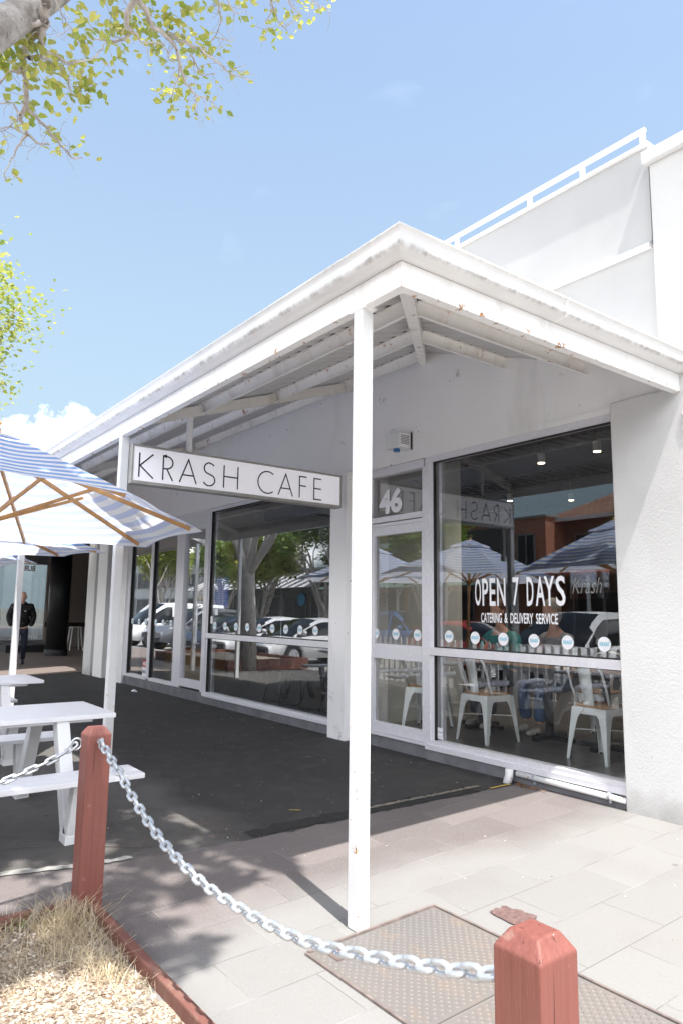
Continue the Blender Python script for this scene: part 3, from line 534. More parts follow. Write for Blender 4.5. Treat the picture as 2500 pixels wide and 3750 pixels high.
def wall_bits():
    a=empty('alarm_box',(-5.40,D,2.93)); tag(a,'small white slatted alarm siren box with blue strobe on the wall above the number 46','alarm box')
    m=MB(); m.prism([(-.10,.04),(-.10,.14),(-.03,.17),(.0,.17),(.0,-.02),(-.05,-.02)],'x',-.12,.10) if 0 else m.box(-.12,.10,-.16,-.006,.0,.15); m.box(.10,.13,-.006,.0,-.02,.17); m.box(-.15,.13,-.006,.0,-.02,.17); m.build('housing','postw',a,bevel=.012)
    m=MB(); 
    for k in range(6): m.box(.1005,.1015,-.14,-.03,.035+k*.017,.041+k*.017)
    m.build('vent_slots','dark',a)
    m=MB(); m.cyl(-.01,-.10,-.03,.002,.035,16); m.build('strobe',simple('blue_lens',(.03,.12,.30),.2),a,smooth=False)
    p=empty('drain_pipe',(0,0,0)); tag(p,'white plastic waste pipe running along the grey plinth under the right window','pipe')
    m=MB(); m.tube([(-3.97,D-.035,-.075),(-2.985,D-.035,-.085)],.022,12); m.build('pipe_run','postw',p,smooth=True)
    m=MB(); m.tube([(-4.03,D-.06,-.045),(-4.03,D-.065,-.10),(-4.04,D-.085,-.165)],.034,14); m.build('elbow','postw',p,smooth=True)
    for x in (-3.80,-3.12): m=MB(); m.tube([(x-.012,D-.035,-.078),(x+.012,D-.035,-.078)],.027,12); m.box(x-.008,x+.008,D-.03,D-.004,-.13,-.09); m.build('clip','galv',p)
wall_bits()

# ---------------- canopy ----------------
def canopy():
    XC,YC=-2.424,2.161; X0=-14.65; XA=-5.12
    c=empty('canopy',(0,0,0)); tag(c,'white hipped corrugated iron verandah canopy with gutter and steel posts over the cafe footpath','canopy')
    # fascia channel: web + lower flange
    m=MB(); m.box(X0,XC,YC,YC+.008,2.815,2.945); m.box(X0,XC-.055,YC+.008,YC+.055,2.815,2.823); m.box(X0,XC-.055,YC+.008,YC+.05,2.937,2.945); m.build('fascia_beam','beamw',c)
    m=MB(); m.box(XC-.008,XC,YC+.0082,D-.056,2.815,2.945); m.box(XC-.055,XC-.008,YC+.0082,D-.0,2.815,2.823); m.build('fascia_beam','beamw',c)
    # ogee gutter
    pr=[(.0,2.948),(.045,2.950),(.080,2.957),(.097,2.972),(.101,2.990),(.092,3.015),(.093,3.035),(.104,3.046),(.112,3.052),(.112,3.060),(.100,3.060),(.086,3.04),(.082,3.0),(.07,2.972),(.01,2.962),(.006,3.05),(0,3.05)]
    def sweep(name,f,ks):
        m=MB(); n=len(pr); vs=[]
        for k in ks: vs+=[f(o,z,k) for o,z in pr]
        fs=[(a*n+i,a*n+(i+1)%n,(a+1)*n+(i+1)%n,(a+1)*n+i) for a in range(len(ks)-1) for i in range(n)]
        m.add(vs,fs+[tuple(range(n)),tuple((len(ks)-1)*n+i for i in range(n))]); g=m.build(name,'gutterg',c); 
        for p in g.data.polygons: p.use_smooth=len(p.vertices)==4
        md=g.modifiers.new('e','EDGE_SPLIT'); md.split_angle=.9; return g
    sweep('gutter',lambda o,z,k:(XC+o if k==1 else X0,YC-o,z),[0,1])
    sweep('gutter',lambda o,z,k:(XC+o,(YC-o) if k==0 else D-.056,z),[0,1])
    m=MB(); 
    def joint(x): m.add([(x+dx,YC-o*1.03,z-.001 if z<2.96 else z+.0005) for dx in (-.012,.012) for o,z in pr[:11]],[(i,i+1,12+i,11+i) for i in range(10)])
    joint(-7.96); m.build('gutter_joint','gutterw',c); m=MB(); m.add([(XC+o*1.03,y,z) for y in (3.35,3.375) for o,z in pr[:11]],[(i,i+1,12+i,11+i) for i in range(10)]); m.build('gutter_joint','gutterw',c)
    # corrugated sheets
    pit=.152; A=.0; sl=.34
    def zs(d,w):
        t=(w/pit)%1.0; return 3.0+sl*d+.027*(0 if t<.52 else (t-.52)/.12 if t<.64 else 1 if t<.84 else (1-t)/.16)+.002*math.sin(t*12.566)
    m=MB(); st=pit/12; n=int((XC-X0+.02)/st); vs=[];fs=[]
    xs=[XC+.0-st*i for i in range(n)]
    for x in xs:
        ye=min(D-.0,YC+(XC-x)+.001); 
        for f in (0,1): y=YC-.05+(ye-YC+.05)*f; vs.append((x,y,zs(y-YC,x)))
    for i in range(n-1): fs.append((2*i,2*i+1,2*i+3,2*i+2))
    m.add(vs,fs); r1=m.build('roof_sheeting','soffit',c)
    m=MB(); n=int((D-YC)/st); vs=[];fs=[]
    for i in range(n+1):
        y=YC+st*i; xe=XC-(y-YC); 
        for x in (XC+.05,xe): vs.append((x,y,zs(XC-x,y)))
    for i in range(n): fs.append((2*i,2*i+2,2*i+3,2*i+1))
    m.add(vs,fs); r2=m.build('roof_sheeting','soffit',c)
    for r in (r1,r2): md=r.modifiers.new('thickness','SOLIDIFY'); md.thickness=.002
    # hip capping over the two sheets
    m=MB(); A0=Vector((XC-.14,YC+.14,3.045+sl*.14)); B0=Vector((XA-.0,D-.003,3.045+sl*(D-YC))); sd=Vector((.13,.13,-.13*sl*.0)); 
    nA=Vector((.09,.09,0)); m.add([A0+Vector((.10,.04,-.02)),A0,A0+Vector((-.04,-.10,-.02)),B0+Vector((.16,0,-.055)),B0+Vector((0,0,.0)),B0+Vector((-.02,-.16,-.055))],[(0,1,4,3),(1,2,5,4)]); hc=m.build('hip_capping','steelw',c); md=hc.modifiers.new('t','SOLIDIFY'); md.thickness=.004
    m=MB(); m.prism([(D-.16,3.93+.02),(D-.003,4.0),(D-.003,4.004),(D-.16,3.954)],'x',X0,XA); m.build('flashing','steelw',c)
    m=MB(); m.add([(XC,D-.003,3.10),(XC,D-.16,3.045),(XA,D-.16,3.965),(XA,D-.003,4.02)],[(0,1,2,3)]); fl=m.build('flashing','steelw',c); md=fl.modifiers.new('t','SOLIDIFY'); md.thickness=.004
    # hip beam
    d=Vector((XA-XC,D-YC,0)); hz=lambda t:2.985+sl*(D-YC)*t
    a=Vector((XC-.05,YC+.05,hz(.02)-.062)); b=Vector((XA,D-.0,hz(1)-.062)); m=MB(); m.bar(a,b,.075,.10); m.build('hip_beam','purlin',c,bevel=.003)
    def cpurlin(a,b,side,mat,h=.10,w=.05):
        # C section: web + two flanges
        a=Vector(a);b=Vector(b); dd=(b-a).normalized(); up=(Vector((0,-sl,1)) if abs(dd.x)>.5 else Vector((sl,0,1))).normalized(); s=up.cross(dd); s=s if s.z<0 else -s
        m=MB(); m.bar(a,b,.004,h,up)
        for zz in (-h/2+.002,h/2-.002): m.bar(a+s*(w/2+.002)+up*zz,b+s*(w/2+.002)+up*zz,w,.004,up)
        o=m.build('purlin',mat,c); q=MB(); q.bar(a+s*.03+up*(h/2+.0125),b+s*.03+up*(h/2+.0125),.004,.024,up); q.build('rib_shade_strip','dark',o); return o  # dark strip added on top stands in for shade in the rib gaps
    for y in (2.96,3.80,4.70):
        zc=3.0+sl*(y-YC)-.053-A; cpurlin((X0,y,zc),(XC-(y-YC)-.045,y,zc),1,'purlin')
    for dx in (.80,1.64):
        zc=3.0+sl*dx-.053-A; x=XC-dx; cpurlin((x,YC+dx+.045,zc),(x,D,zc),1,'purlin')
    for x in (-6.25,-10.2,-14.0):
        m=MB(); 
        for ya,yb in ((YC+.06,2.955),(2.965,3.795),(3.805,4.695),(4.705,D)):
            m.bar((x,ya,3.0+sl*(ya-YC)-.072),(x,yb,3.0+sl*(yb-YC)-.072),.05,.10)
        m.build('rafter','rafter',c)
    m=MB(); m.box(X0-.0,X0+.03,YC,D,2.83,2.96); m.prism([(YC,2.96),(D,2.96),(D,3.93),(YC,3.0)],'x',X0,X0+.02); m.build('end_panel','steelw',c)
    def post(x,y,z0,z1=2.815,s=.075):
        m=MB(); m.box(x-s/2,x+s/2,y-s/2,y+s/2,z0,z1); return m.build('post','postw',c,bevel=.006)
    post(-2.765,2.2,gz(2.2)); post(-6.30,2.2,gz(2.2)); post(-10.0,2.2,gz(2.2)); post(-13.9,2.2,gz(2.2))
    m=MB(); m.box(-6.42,-6.38,2.2,2.26,1.95,2.74); m.build('notice_strip','signframe',c)
    m=MB(); m.box(-2.83,-2.70,2.16,2.24,2.807,2.8148); m.build('bracket','beamw',c)
canopy()

def cafe_sign():
    s=empty('cafe_sign',(-6.25,2.24,2.375)); tag(s,'long white lightbox sign, its face brightened by an added glow, reading KRASH CAFE hanging under the canopy','sign')
    L=2.40; h=.37; x0,x1=-.06,.06
    m=MB(); m.box(x0,x1,0,L,0,.03); m.box(x0,x1,0,L,h-.022,h); m.box(x0,x1,0,.02,.03,h-.022); m.box(x0,x1,L-.025,L,.03,h-.022); m.build('frame','signframe',s,bevel=.003)
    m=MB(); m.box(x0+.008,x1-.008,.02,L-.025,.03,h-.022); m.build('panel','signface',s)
    lay=[('K',.165),('R',.47),('A',.70),('S',1.0),('H',1.255),('C',1.585),('A',1.80),('F',2.06),('E',2.20)]
    # letter left edges measured along the sign, height .2
    for sidex,di in ((x1-.008,1),(x0+.008,-1)):
        m=MB(); lh=.228
        P=[('K',.074,.138),('R',.305,.10),('A',.473,.174),('S',.714,.129),('H',.941,.155),('C',1.331,.181),('A',1.576,.178),('F',1.84,.09),('E',2.028,.10)]
        for g,y,lw_ in P:
            w,pl=GL[g]; xm=max(q[0] for l_ in pl for q in l_); pl=[[(q[0]*lw_/lh/xm,q[1]) for q in l_] for l_ in pl]
            if di==1: strokes(m,pl,(sidex,y,.064),(0,1,0),(0,0,1),lh,.0135,(1,0,0))
            else: strokes(m,pl,(sidex,L-y,.064),(0,-1,0),(0,0,1),lh,.0135,(-1,0,0))
        m.build('lettering','black',s)
    for y in (.58,): m=MB(); m.bar((0,y,h),(0,y,h+.36),.045,.045,(1,0,0)); m.build('hanger','steelw',s)
cafe_sign()
# ---------------- garden bed, bollards, chains ----------------
BZ=-.248
def bed():
    e=empty('garden_edging',(-3.78,1.25,-.3)); tag(e,'faded red brown timber edging board round the gravel garden bed','garden edging')
    m=MB(); m.box(.03,4.6,-.008,.036,-.1,.10); m.build('edging_board','kerbred',e,bevel=.008)
    m=MB(); m.box(-.01,.03,-2.35,.036,-.1,.10); m.build('edging_board','kerbred',e,bevel=.008)
    N=90; m=MB(); vs=[]; rnd=random.Random(2)
    x0,x1,y0,y1=-3.76,.82,-1.1,1.25
    for j in range(N+1):
        for i in range(N+1):
            x=x0+(x1-x0)*i/N; y=y0+(y1-y0)*j/N
            vs.append((x,y,BZ+.05*noise.noise(Vector((x*1.1,y*1.1,0)))+.012*noise.noise(Vector((x*7,y*7,1)))))
    m.add(vs,[(j*(N+1)+i,j*(N+1)+i+1,(j+1)*(N+1)+i+1,(j+1)*(N+1)+i) for j in range(N) for i in range(N)]); struct(m,'gravel_bed','gravel',smooth=True)
    bz=lambda x,y: BZ+.05*noise.noise(Vector((x*1.1,y*1.1,0)))+.012*noise.noise(Vector((x*7,y*7,1)))
    m=MB()
    ico=[(0,0,1),(.9,0,.3),(.28,.85,.25),(-.72,.53,.3),(-.72,-.53,.2),(.28,-.85,.3),(0,0,-1)]; fc=[(0,1,2),(0,2,3),(0,3,4),(0,4,5),(0,5,1),(6,2,1),(6,3,2),(6,4,3),(6,5,4),(6,1,5)]
    for k in range(17000):
        x=rnd.uniform(-3.75,-1.2); y=rnd.uniform(.0,1.235)
        if rnd.random()<.0: continue
        s=rnd.choice((.004,.005,.006,.007,.010)); a=rnd.uniform(0,6.28); sx,sy,sz=s*rnd.uniform(.7,1.5),s*rnd.uniform(.7,1.2),s*rnd.uniform(.4,.9); z=bz(x,y)+sz*.4; ca,sa=math.cos(a),math.sin(a); tl=rnd.uniform(-.5,.5)
        m.add([(x+(p[0]*sx*ca-p[1]*sy*sa),y+(p[0]*sx*sa+p[1]*sy*ca),z+p[2]*sz+p[0]*sx*tl) for p in ico],fc)
    tag(m.build('loose_gravel','stones'),'pale tan and cream gravel spread over the garden bed','gravel',kind='stuff')
    # dry grass
    def blades(spots,name,mat,label):
        m=MB()
        for (cx,cy,r,n,h0,h1,lean) in spots:
            for k in range(n):
                a=rnd.uniform(0,6.28); rr=r*rnd.random()**.7; x=cx+rr*math.cos(a); y=cy+rr*math.sin(a); 
                if y>1.225 or x<-3.74: y=min(y,1.22); x=max(x,-3.735)
                h=rnd.uniform(h0,h1)*.62; b=rnd.uniform(0,6.28); L=rnd.uniform(.2,lean)*h; w=rnd.uniform(.0012,.0028); z=bz(x,y)-.005
                dx,dy=math.cos(b),math.sin(b); px,py=-dy*w,dx*w; P=[]
                for t in (0,.35,.7,1): P.append((x+dx*L*t*t*1.2,y+dy*L*t*t*1.2,z+h*(t-.28*t*t*lean*.6),(1-t*.8)))
                v=[]
                for q in P: v+= [(q[0]-px*q[3],q[1]-py*q[3],q[2]),(q[0]+px*q[3],q[1]+py*q[3],q[2])]
                m.add(v,[(0,1,3,2),(2,3,5,4),(4,5,7,6)])
                if rnd.random()<.12:
                    q=P[-1]; 
                    for s_ in range(5): m.add([(q[0]+dx*.008*s_-.003,q[1]+dy*.008*s_,q[2]+.006*s_),(q[0]+dx*.008*s_+.003,q[1]+dy*.008*s_,q[2]+.006*s_+.002),(q[0]+dx*.008*(s_+1),q[1]+dy*.008*(s_+1)+.003,q[2]+.006*s_+.012)],[(0,1,2)])
        tag(m.build(name,mat),label,'grass',kind='stuff')
    sp=[(-3.62,1.12,.16,520,.06,.24,1.2),(-3.40,1.08,.16,320,.05,.20,1.4),(-3.15,1.12,.13,190,.05,.17,1.5),(-3.0,1.13,.10,110,.05,.14,1.4),(-3.45,.86,.2,150,.03,.12,1.9),(-3.25,.8,.16,90,.03,.1,1.9),(-3.72,.85,.12,90,.04,.2,1.5),(-2.85,1.16,.1,60,.03,.1,1.5),(-3.3,.95,.3,160,.02,.09,2.)]
    blades(sp,'dry_grass','drygrass','straw coloured dry grass tufts growing at the foot of the red bollard')
    blades([(-3.72,.93,.06,70,.02,.07,.8),(-3.70,1.04,.05,60,.02,.07,.8),(-3.76,.75,.04,30,.02,.05,.8)],'green_grass','greengrass','small green grass shoots beside the dry grass')
    # twigs and a bark flake
    TW=simple('grey_brown_twig',(.13,.10,.085),.9)
    def twig(P,r,label):
        r*=.7
        m=MB(); m.tube(P,[r]*(len(P)-1)+[r*.4],5); tag(m.build('fallen_twig',TW,smooth=True),label,'twig',group='fallen twigs')
    twig([(-3.72,.35,bz(-3.72,.35)+.01),(-3.55,.5,bz(-3.55,.5)+.02),(-3.42,.62,bz(-3.42,.62)+.008)],.004,'thin grey twig lying on the gravel bed')
    twig([(-4.62,1.62,gz(1.6)+.006),(-4.44,1.80,gz(1.8)+.012),(-4.40,1.93,gz(1.9)+.006)],.004,'thin twig on the asphalt just behind the left bollard')
    twig([(-5.0,.95,gz(.9)+.006),(-4.9,1.2,gz(1.2)+.014),(-4.80,1.40,gz(1.4)+.006)],.004,'curved twig on the asphalt under the near picnic bench')
    m=MB(); m.add([(-3.73,1.00,-.16),(-3.70,.955,-.24),(-3.68,.975,-.245),(-3.70,1.03,-.17),(-3.71,1.035,-.145)],[(0,1,2,3,4)]); o=m.build('bark_strip',simple('grey_bark_flake',(.20,.17,.14),.8,0,.2,60)); tag(o,'pale curled bark strip leaning on the red edging in the dry grass','bark'); md=o.modifiers.new('t','SOLIDIFY'); md.thickness=.003
bed()
def bollard(x,y,zb,label,lean=(0,0)):
    b=empty('bollard',(x,y,zb)); tag(b,label,'bollard','red timber bollards round the garden bed'); h=.60-zb; s=.06
    m=MB(); t=.036; z1=h; z2=h+.035
    v=[(i*s,j*s,z) for z in (0,z1) for i,j in ((-1,-1),(1,-1),(1,1),(-1,1))]+[(i*t,j*t,z2) for i,j in ((-1,-1),(1,-1),(1,1),(-1,1))]
    f=[(3,2,1,0),(8,9,10,11)]+[(a,(a+1)%4,(a+1)%4+4,a+4) for a in range(4)]+[(a+4,(a+1)%4+4,(a+1)%4+8,a+8) for a in range(4)]
    m.add(v,f); m.build('post','red',b,bevel=.004); return b
bl=bollard(-3.75,1.25,-.33,'red brown square timber bollard in the dry grass by the picnic bench')
br=bollard(-1.00,1.26,-.33,'red brown square timber bollard nearest the camera at the bottom right')
br.location.z-=.038; 
def bolt(parent,loc,ax):
    m=MB(); a=Vector(ax); c=Vector(loc); m.tube([c,c+a*.012],.014,10); m.tube([c+a*.012,c+a*.035],.006,8); o=m.build('eye_bolt','galv',parent)
m=MB(); m.box(-.006,.004,-.064,-.060,.60,.66); m.build('rusty_slot',simple('rusty_bolt_hole',(.12,.07,.05),.8,0,.4,60),br)
m=MB(); m.tube([(.0,-.066,.648),(-.002,-.070,.63),(0,-.066,.61)],.006,8); m.build('bolt_head','galv',br,smooth=True)
m=MB(); m.disc((.03,.012,.962),(1,0,.1),(0,1,0),.008,9,.002); m.build('paint_chip','vinyl',br)
def link_mesh(L=.066,W=.040,r=.0072):
    m=MB(); P=[]; a=L/2-W/2
    for k in range(9): t=-math.pi/2+math.pi*k/8; P.append((a+ (W/2-r)*math.cos(t)*1.0,(W/2-r)*math.sin(t),0))
    for k in range(9): t=math.pi/2+math.pi*k/8; P.append((-a+(W/2-r)*math.cos(t),(W/2-r)*math.sin(t),0))
    m.tube(P,r,8,False,True); return m
def chain(name,pts,label,flip=0,step=.051,L=.070,W=.044,r=.0080):
    pts=[Vector(p) for p in pts]
    # resample smooth curve
    cur=[]; 
    for i in range(len(pts)-1):
        p0=pts[max(i-1,0)];p1=pts[i];p2=pts[i+1];p3=pts[min(i+2,len(pts)-1)]
        for k in range(20):
            t=k/20; cur.append(.5*((2*p1)+(p2-p0)*t+(2*p0-5*p1+4*p2-p3)*t*t+(3*p1-p0-3*p2+p3)*t**3))
    cur.append(pts[-1])
    c=empty(name,tuple(pts[0])); tag(c,label,'chain','galvanised chains between the bollards')
    acc=0; nxt=step/2; k=0; first=None
    for a,b in zip(cur,cur[1:]):
        d=(b-a).length
        while acc+d>=nxt:
            t=(nxt-acc)/d; p=a+(b-a)*t; dr=(b-a).normalized()
            sd=dr.cross(Vector((0,0,1))).normalized(); up=sd.cross(dr)
            y=(sd if (k+flip)%2 else up); ang=.35; y=(y*math.cos(ang)+dr.cross(y)*math.sin(ang)).normalized(); z=dr.cross(y)
            if first is None: first=link_mesh(L,W,r).build('chain_link','galv',c,smooth=True); o=first
            else: o=first.copy(); S.collection.objects.link(o); o.parent=c
            mt=Matrix((dr,y,z)).transposed().to_4x4(); mt.translation=p-pts[0]; o.matrix_local=mt
            k+=1; nxt+=step
        acc+=d
    return c
CP=[(-3.665,1.25,.575),(-3.60,1.25,.545),(-3.36,1.25,.46),(-3.17,1.25,.385),(-2.847,1.25,.295),(-2.50,1.25,.249),(-2.167,1.25,.253),(-1.837,1.25,.283),(-1.54,1.25,.348),(-1.262,1.25,.423),(-1.075,1.25,.482)]
ch1=chain('chain',CP,'galvanised chain sagging between the two red bollards across the paving')
bolt(bl,(.06,0,.90),(1,0,0))
m=MB(); m.tube([(.085+.024*math.cos(a),.004*math.sin(a*1),.892+.024*math.sin(a)) for a in [2*math.pi*i/14 for i in range(14)]],.005,6,False,True); m.build('ring','galv',bl,smooth=True)
CP2=[(-3.80,1.165,.548),(-3.81,1.10,.50),(-3.81,.99,.455),(-3.81,.82,.40),(-3.81,.6,.35),(-3.81,.3,.31),(-3.81,0,.30),(-3.81,-.5,.36),(-3.81,-.98,.52)]
ch2=chain('chain',CP2,'galvanised chain running left from the bollard in front of the picnic table',step=.052,L=.078,W=.036,r=.0062)
m=MB(); m.tube([(-.05+.0*a,-.082+.026*math.cos(a),.878+.028*math.sin(a)) for a in [2*math.pi*i/16 for i in range(16)]],.0055,6,False,True); m.build('ring','galv',bl,smooth=True)

def cover():
    c=empty('access_cover',(0,2.2525,gz(2.2525)+.007)); c.rotation_euler=(math.atan(.03),0,0); tag(c,'rusty tan steel checker plate pit cover set in the paving by the post','pit cover')
    z=0; x0,x1,y0,y1=-2.70,-.55,-.3775,.3775
    fm=simple('rusty_frame',(.22,.18,.165),.65,.3,.3,18)
    m=MB(); m.box(x0-.01,x1,y1,y1+.012,z-.02,z+.006); m.box(x0-.01,x1,y0-.012,y0,z-.02,z+.004); m.box(x0-.012,x0,y0,y1,z-.02,z+.008); m.build('frame',fm,c)
    t=NT('worn_checker_plate'); n=t.noise(1.6,5); n2=t.noise(9,5); col=t.mix(t.rng(n,.35,.65),(.185,.165,.152),(.155,.148,.144)); col=t.mix(t.rng(n2,.55,.7,0,.5),col,(.22,.17,.135)); t.set('Base Color',col); t.set('Roughness',.6); t.set('Metallic',.1); pm=t.m
    rnd=random.Random(8); w=.70
    for k in range(3):
        a=x0+.004+k*(w+.012); b=min(a+w,x1)
        m=MB(); m.box(a,b,y0+.003,y1-.003,z-.03,z)
        ny=int((y1-y0)/.019); nx=int((b-a)/.021)
        for j in range(1,ny):
            for i in range(1,nx):
                x=a+i*.021; y=y0+j*.019; 
                if (abs(x-a-.08)<.06 and abs(y-y0-.09)<.05) or (abs(x-b+.1)<.06 and abs(y-y1+.07)<.04): continue
                s=1 if (i+j)%2 else -1; dx,dy=.0062,.0062*s
                m.add([(x-dx,y-dy,z+.0002),(x+dy*.38,y-dx*.38*s if 0 else y-.0024*s,z+.0002),(x+dx,y+dy,z+.0002),(x-dy*.38,y+.0024*s,z+.0002),(x,y,z+.0034)],[(0,1,4),(1,2,4),(2,3,4),(3,0,4)])
        p=m.build('plate',pm,c)
        for (hx,hy) in ((a+.08,y0+.09),(b-.1,y1-.07)):
            h=MB(); h.box(hx-.05,hx+.05,hy-.03,hy+.03,z+.001,z+.003); h.build('lifting_recess',simple('recess_brown',(.13,.09,.075),.8,0,.3,60),p)
            h=MB(); h.box(hx-.022,hx+.022,hy-.010,hy+.010,z+.0032,z+.0042); h.build('key_slot','black',p)
cover()
def litter():
    rnd=random.Random(4); m=None
    lf=simple('fallen_leaf_brown',(.30,.15,.07),.8,0,.4,80)
    m=MB()
    for k in range(70):
        x=-3.95+abs(rnd.gauss(0,.12)); y=4.80-abs(rnd.gauss(0,.035)); s=rnd.uniform(.006,.016); a=rnd.uniform(0,6.28); z=gz(y)+.003+rnd.random()*.01
        m.add([(x+s*math.cos(a),y+s*math.sin(a),z),(x-s*.5*math.sin(a),y+s*.5*math.cos(a),z+.006),(x-s*math.cos(a),y-s*math.sin(a),z),(x+s*.5*math.sin(a),y-s*.5*math.cos(a),z+.003)],[(0,1,2,3)])
    for k in range(150):
        x=rnd.uniform(-4.9,-4.1); y=rnd.uniform(1.7,2.6) ; s=rnd.uniform(.003,.009); a=rnd.uniform(0,6.28); z=gz(y)+.004
        if rnd.random()<.7: x=rnd.gauss(-4.42,.16); y=rnd.gauss(2.35,.08)
        m.add([(x+s*math.cos(a),y+s*math.sin(a),z),(x-s*.5*math.sin(a),y+s*.5*math.cos(a),z+.004),(x-s*math.cos(a),y-s*math.sin(a),z),(x+s*.5*math.sin(a),y-s*.5*math.cos(a),z+.002)],[(0,1,2,3)])
    tag(m.build('leaf_litter',lf),'brown leaf crumbs gathered by the plinth and on the asphalt','leaf litter',kind='stuff')
    m=MB()
    for k in range(260):
        x=rnd.uniform(-12,-1.5); y=rnd.uniform(1.4,4.8); s=rnd.uniform(.003,.008); a=rnd.uniform(0,6.28); z=gz(y)+.002
        if -2.75<x and y<2.7: continue
        m.add([(x+s*math.cos(a),y+s*math.sin(a),z),(x-s*.6*math.sin(a),y+s*.6*math.cos(a),z+.004),(x-s*math.cos(a),y-s*math.sin(a),z),(x+s*.6*math.sin(a),y-s*.6*math.cos(a),z)],[(0,1,2,3)])
    tag(m.build('petal_litter',simple('pale_specks',(.5,.47,.42),.8)),'tiny pale petals and grit scattered over the footpath','petals',kind='stuff')
    m=MB(); vs=[(-11.85+.06*math.cos(a)*(1+.4*rnd.random()),4.55+.04*math.sin(a)*(1+.4*rnd.random()),gz(4.5)+.005+.03*rnd.random()) for a in [i*.7 for i in range(9)]]; m.add(vs+[(-11.85,4.55,gz(4.5)+.05)],[(i,(i+1)%9,9) for i in range(9)]); tag(m.build('paper_scrap','vinyl'),'crumpled white paper scrap on the asphalt by the window','paper scrap')
litter()

# ---------------- picnic tables and parasols ----------------
def picnic_table():
    t=empty('picnic_table',(0,0,0)); tag(t,'','picnic table','white picnic tables under the parasols')
    g=-.0; L=.92
    def planks(x0,x1,z,n,y0=-L,y1=L,th=.032):
        m=MB(); w=(x1-x0)/n
        for i in range(n): m.box(x0+i*w+.0015,x0+(i+1)*w-.0015,y0,y1,z-th,z)
        return m
    planks(-.39,.39,.76,7).build('tabletop','tablew',t,bevel=.004)
    m=MB(); m.box(-.31,-.25,-L+.12,L-.14,.70,.728); m.box(.25,.31,-L+.12,L-.14,.70,.728); m.box(-.30,.30,-L+.3,-L+.34,.66,.728) ; m.box(-.30,.30,L-.34,L-.30,.66,.728); m.build('top_rail','tablew',t,bevel=.004)
    for s in (-1,1):
        p=planks(.67,.98,.452,3); p.v=[(x*s,y,z) for x,y,z in p.v]; p.f=[f[::s] for f in p.f]; p.build('bench','tablew',t,bevel=.004)
        for e in (-1,1):
            y=e*(L-.36); 
            m=MB(); m.bar((s*.30,y,.73),(s*.66,y,.03),.085,.11,(1,0,.3)); m.build('leg','tablec',t,bevel=.006)
            m=MB(); m.bar((s*.80,y,.42),(s*.685,y,.05),.085,.09,(1,0,.3)); m.box(s*.60 if s>0 else -.74,s*.74 if s>0 else -.60,y-.05,y+.05,0,.07); m.build('bench_support','tablec',t,bevel=.006)
    return t
def umbrella():
    u=empty('parasol',(0,0,0)); tag(u,'','parasol','striped cafe parasols')
    R0=1.53; hr=2.06; ha=2.66; ph=math.radians(66.4); N=8
    def cv(name,R0,R1,z0,z1,scal=0,mat='canvas',sag=.05,K=8,J=10):
        m=MB(); vs=[]; uv=[]; 
        for k in range(N):
            a0=ph+k*2*math.pi/N; a1=a0+2*math.pi/N
            for j in range(J+1):
                f=j/J; R=R0+(R1-R0)*f; z=z0+(z1-z0)*(f)
                P0=Vector((math.cos(a0)*R,math.sin(a0)*R,z)); P1=Vector((math.cos(a1)*R,math.sin(a1)*R,z))
                for i in range(K+1):
                    t=i/K; p=P0.lerp(P1,t); b=math.sin(math.pi*t); b4=b
                    p.z-=sag*b*(.35+.65*math.sin(math.pi*min(1,(1-f)*.9+.1)))*(R/1.5)
                    n_=noise.noise(Vector((p.x*2.3+k*3,p.y*2.3,z*2)))*.018*b
                    p.z+=n_
                    if j==0: p.z+=scal*b; p.x*=1-.03*b; p.y*=1-.03*b
                    vs.append(tuple(p)); uv.append((t+k,(1-f)*math.hypot(R0-R1,z1-z0)))
        fs=[]; row=K+1
        for k in range(N):
            o=k*(J+1)*row
            for j in range(J):
                for i in range(K): a=o+j*row+i; fs.append((a,a+1,a+row+1,a+row))
        m.add(vs,fs); m.uv=uv; ob=m.build(name,mat,u,smooth=True); return ob
    cv('canopy',R0,.22,hr,ha-.06,.035)
    cv('vent',.36,.03,ha-.075,ha+.05,.02,sag=.03,K=4,J=3)
    m=MB(); m.cyl(0,0,0.05,ha+.06,.024,16); m.build('pole','oak',u,smooth=True)
    m=MB(); m.cyl(0,0,0,.05,.26,24); m.cyl(0,0,.05,.30,.035,12); m.build('base','darkmetal',u)
    m=MB(); m.cyl(0,0,ha-.16,ha-.10,.05,12); m.cyl(0,0,hr-.08,hr-.02,.05,12); m.build('hub','oak',u)
    m=MB(); m.sphere((0,0,ha+.075),.022,10,6); m.build('finial','oak',u,smooth=True)
    for k in range(N):
        a=ph+k*2*math.pi/N; c,s=math.cos(a),math.sin(a)
        m=MB(); m.bar((c*.05,s*.05,ha-.13),(c*(R0-.10),s*(R0-.10),hr+.012),.018,.030); r=m.build('rib','oak',u)
        m=MB(); m.bar((c*.05,s*.05,hr-.05),(c*.80,s*.80,hr+.29),.014,.024); m.build('strut','oak',r)
    return u
T0=picnic_table(); U0=umbrella()
TP=[(-5.53,.93,'nearest white picnic table, its end cut by the left edge behind the bollard'),(-8.15,1.10,'white picnic table behind the nearest one, under the second parasol'),(-10.75,1.05,'farthest white picnic table, mostly hidden behind the others')]
UP=[(-5.59,.975,-.255,'nearest blue and white striped parasol with its timber ribs in view'),(-8.1,1.08,-.265,'second striped parasol, lower and behind the nearest one'),(-10.65,1.0,-.26,'farthest striped parasol, only its rim tip showing at the left edge')]
for i,(x,y,l) in enumerate(TP):
    o=T0 if i==0 else copy_tree(T0); o.location=(x,y,gz(y)+.002); o['label']=l
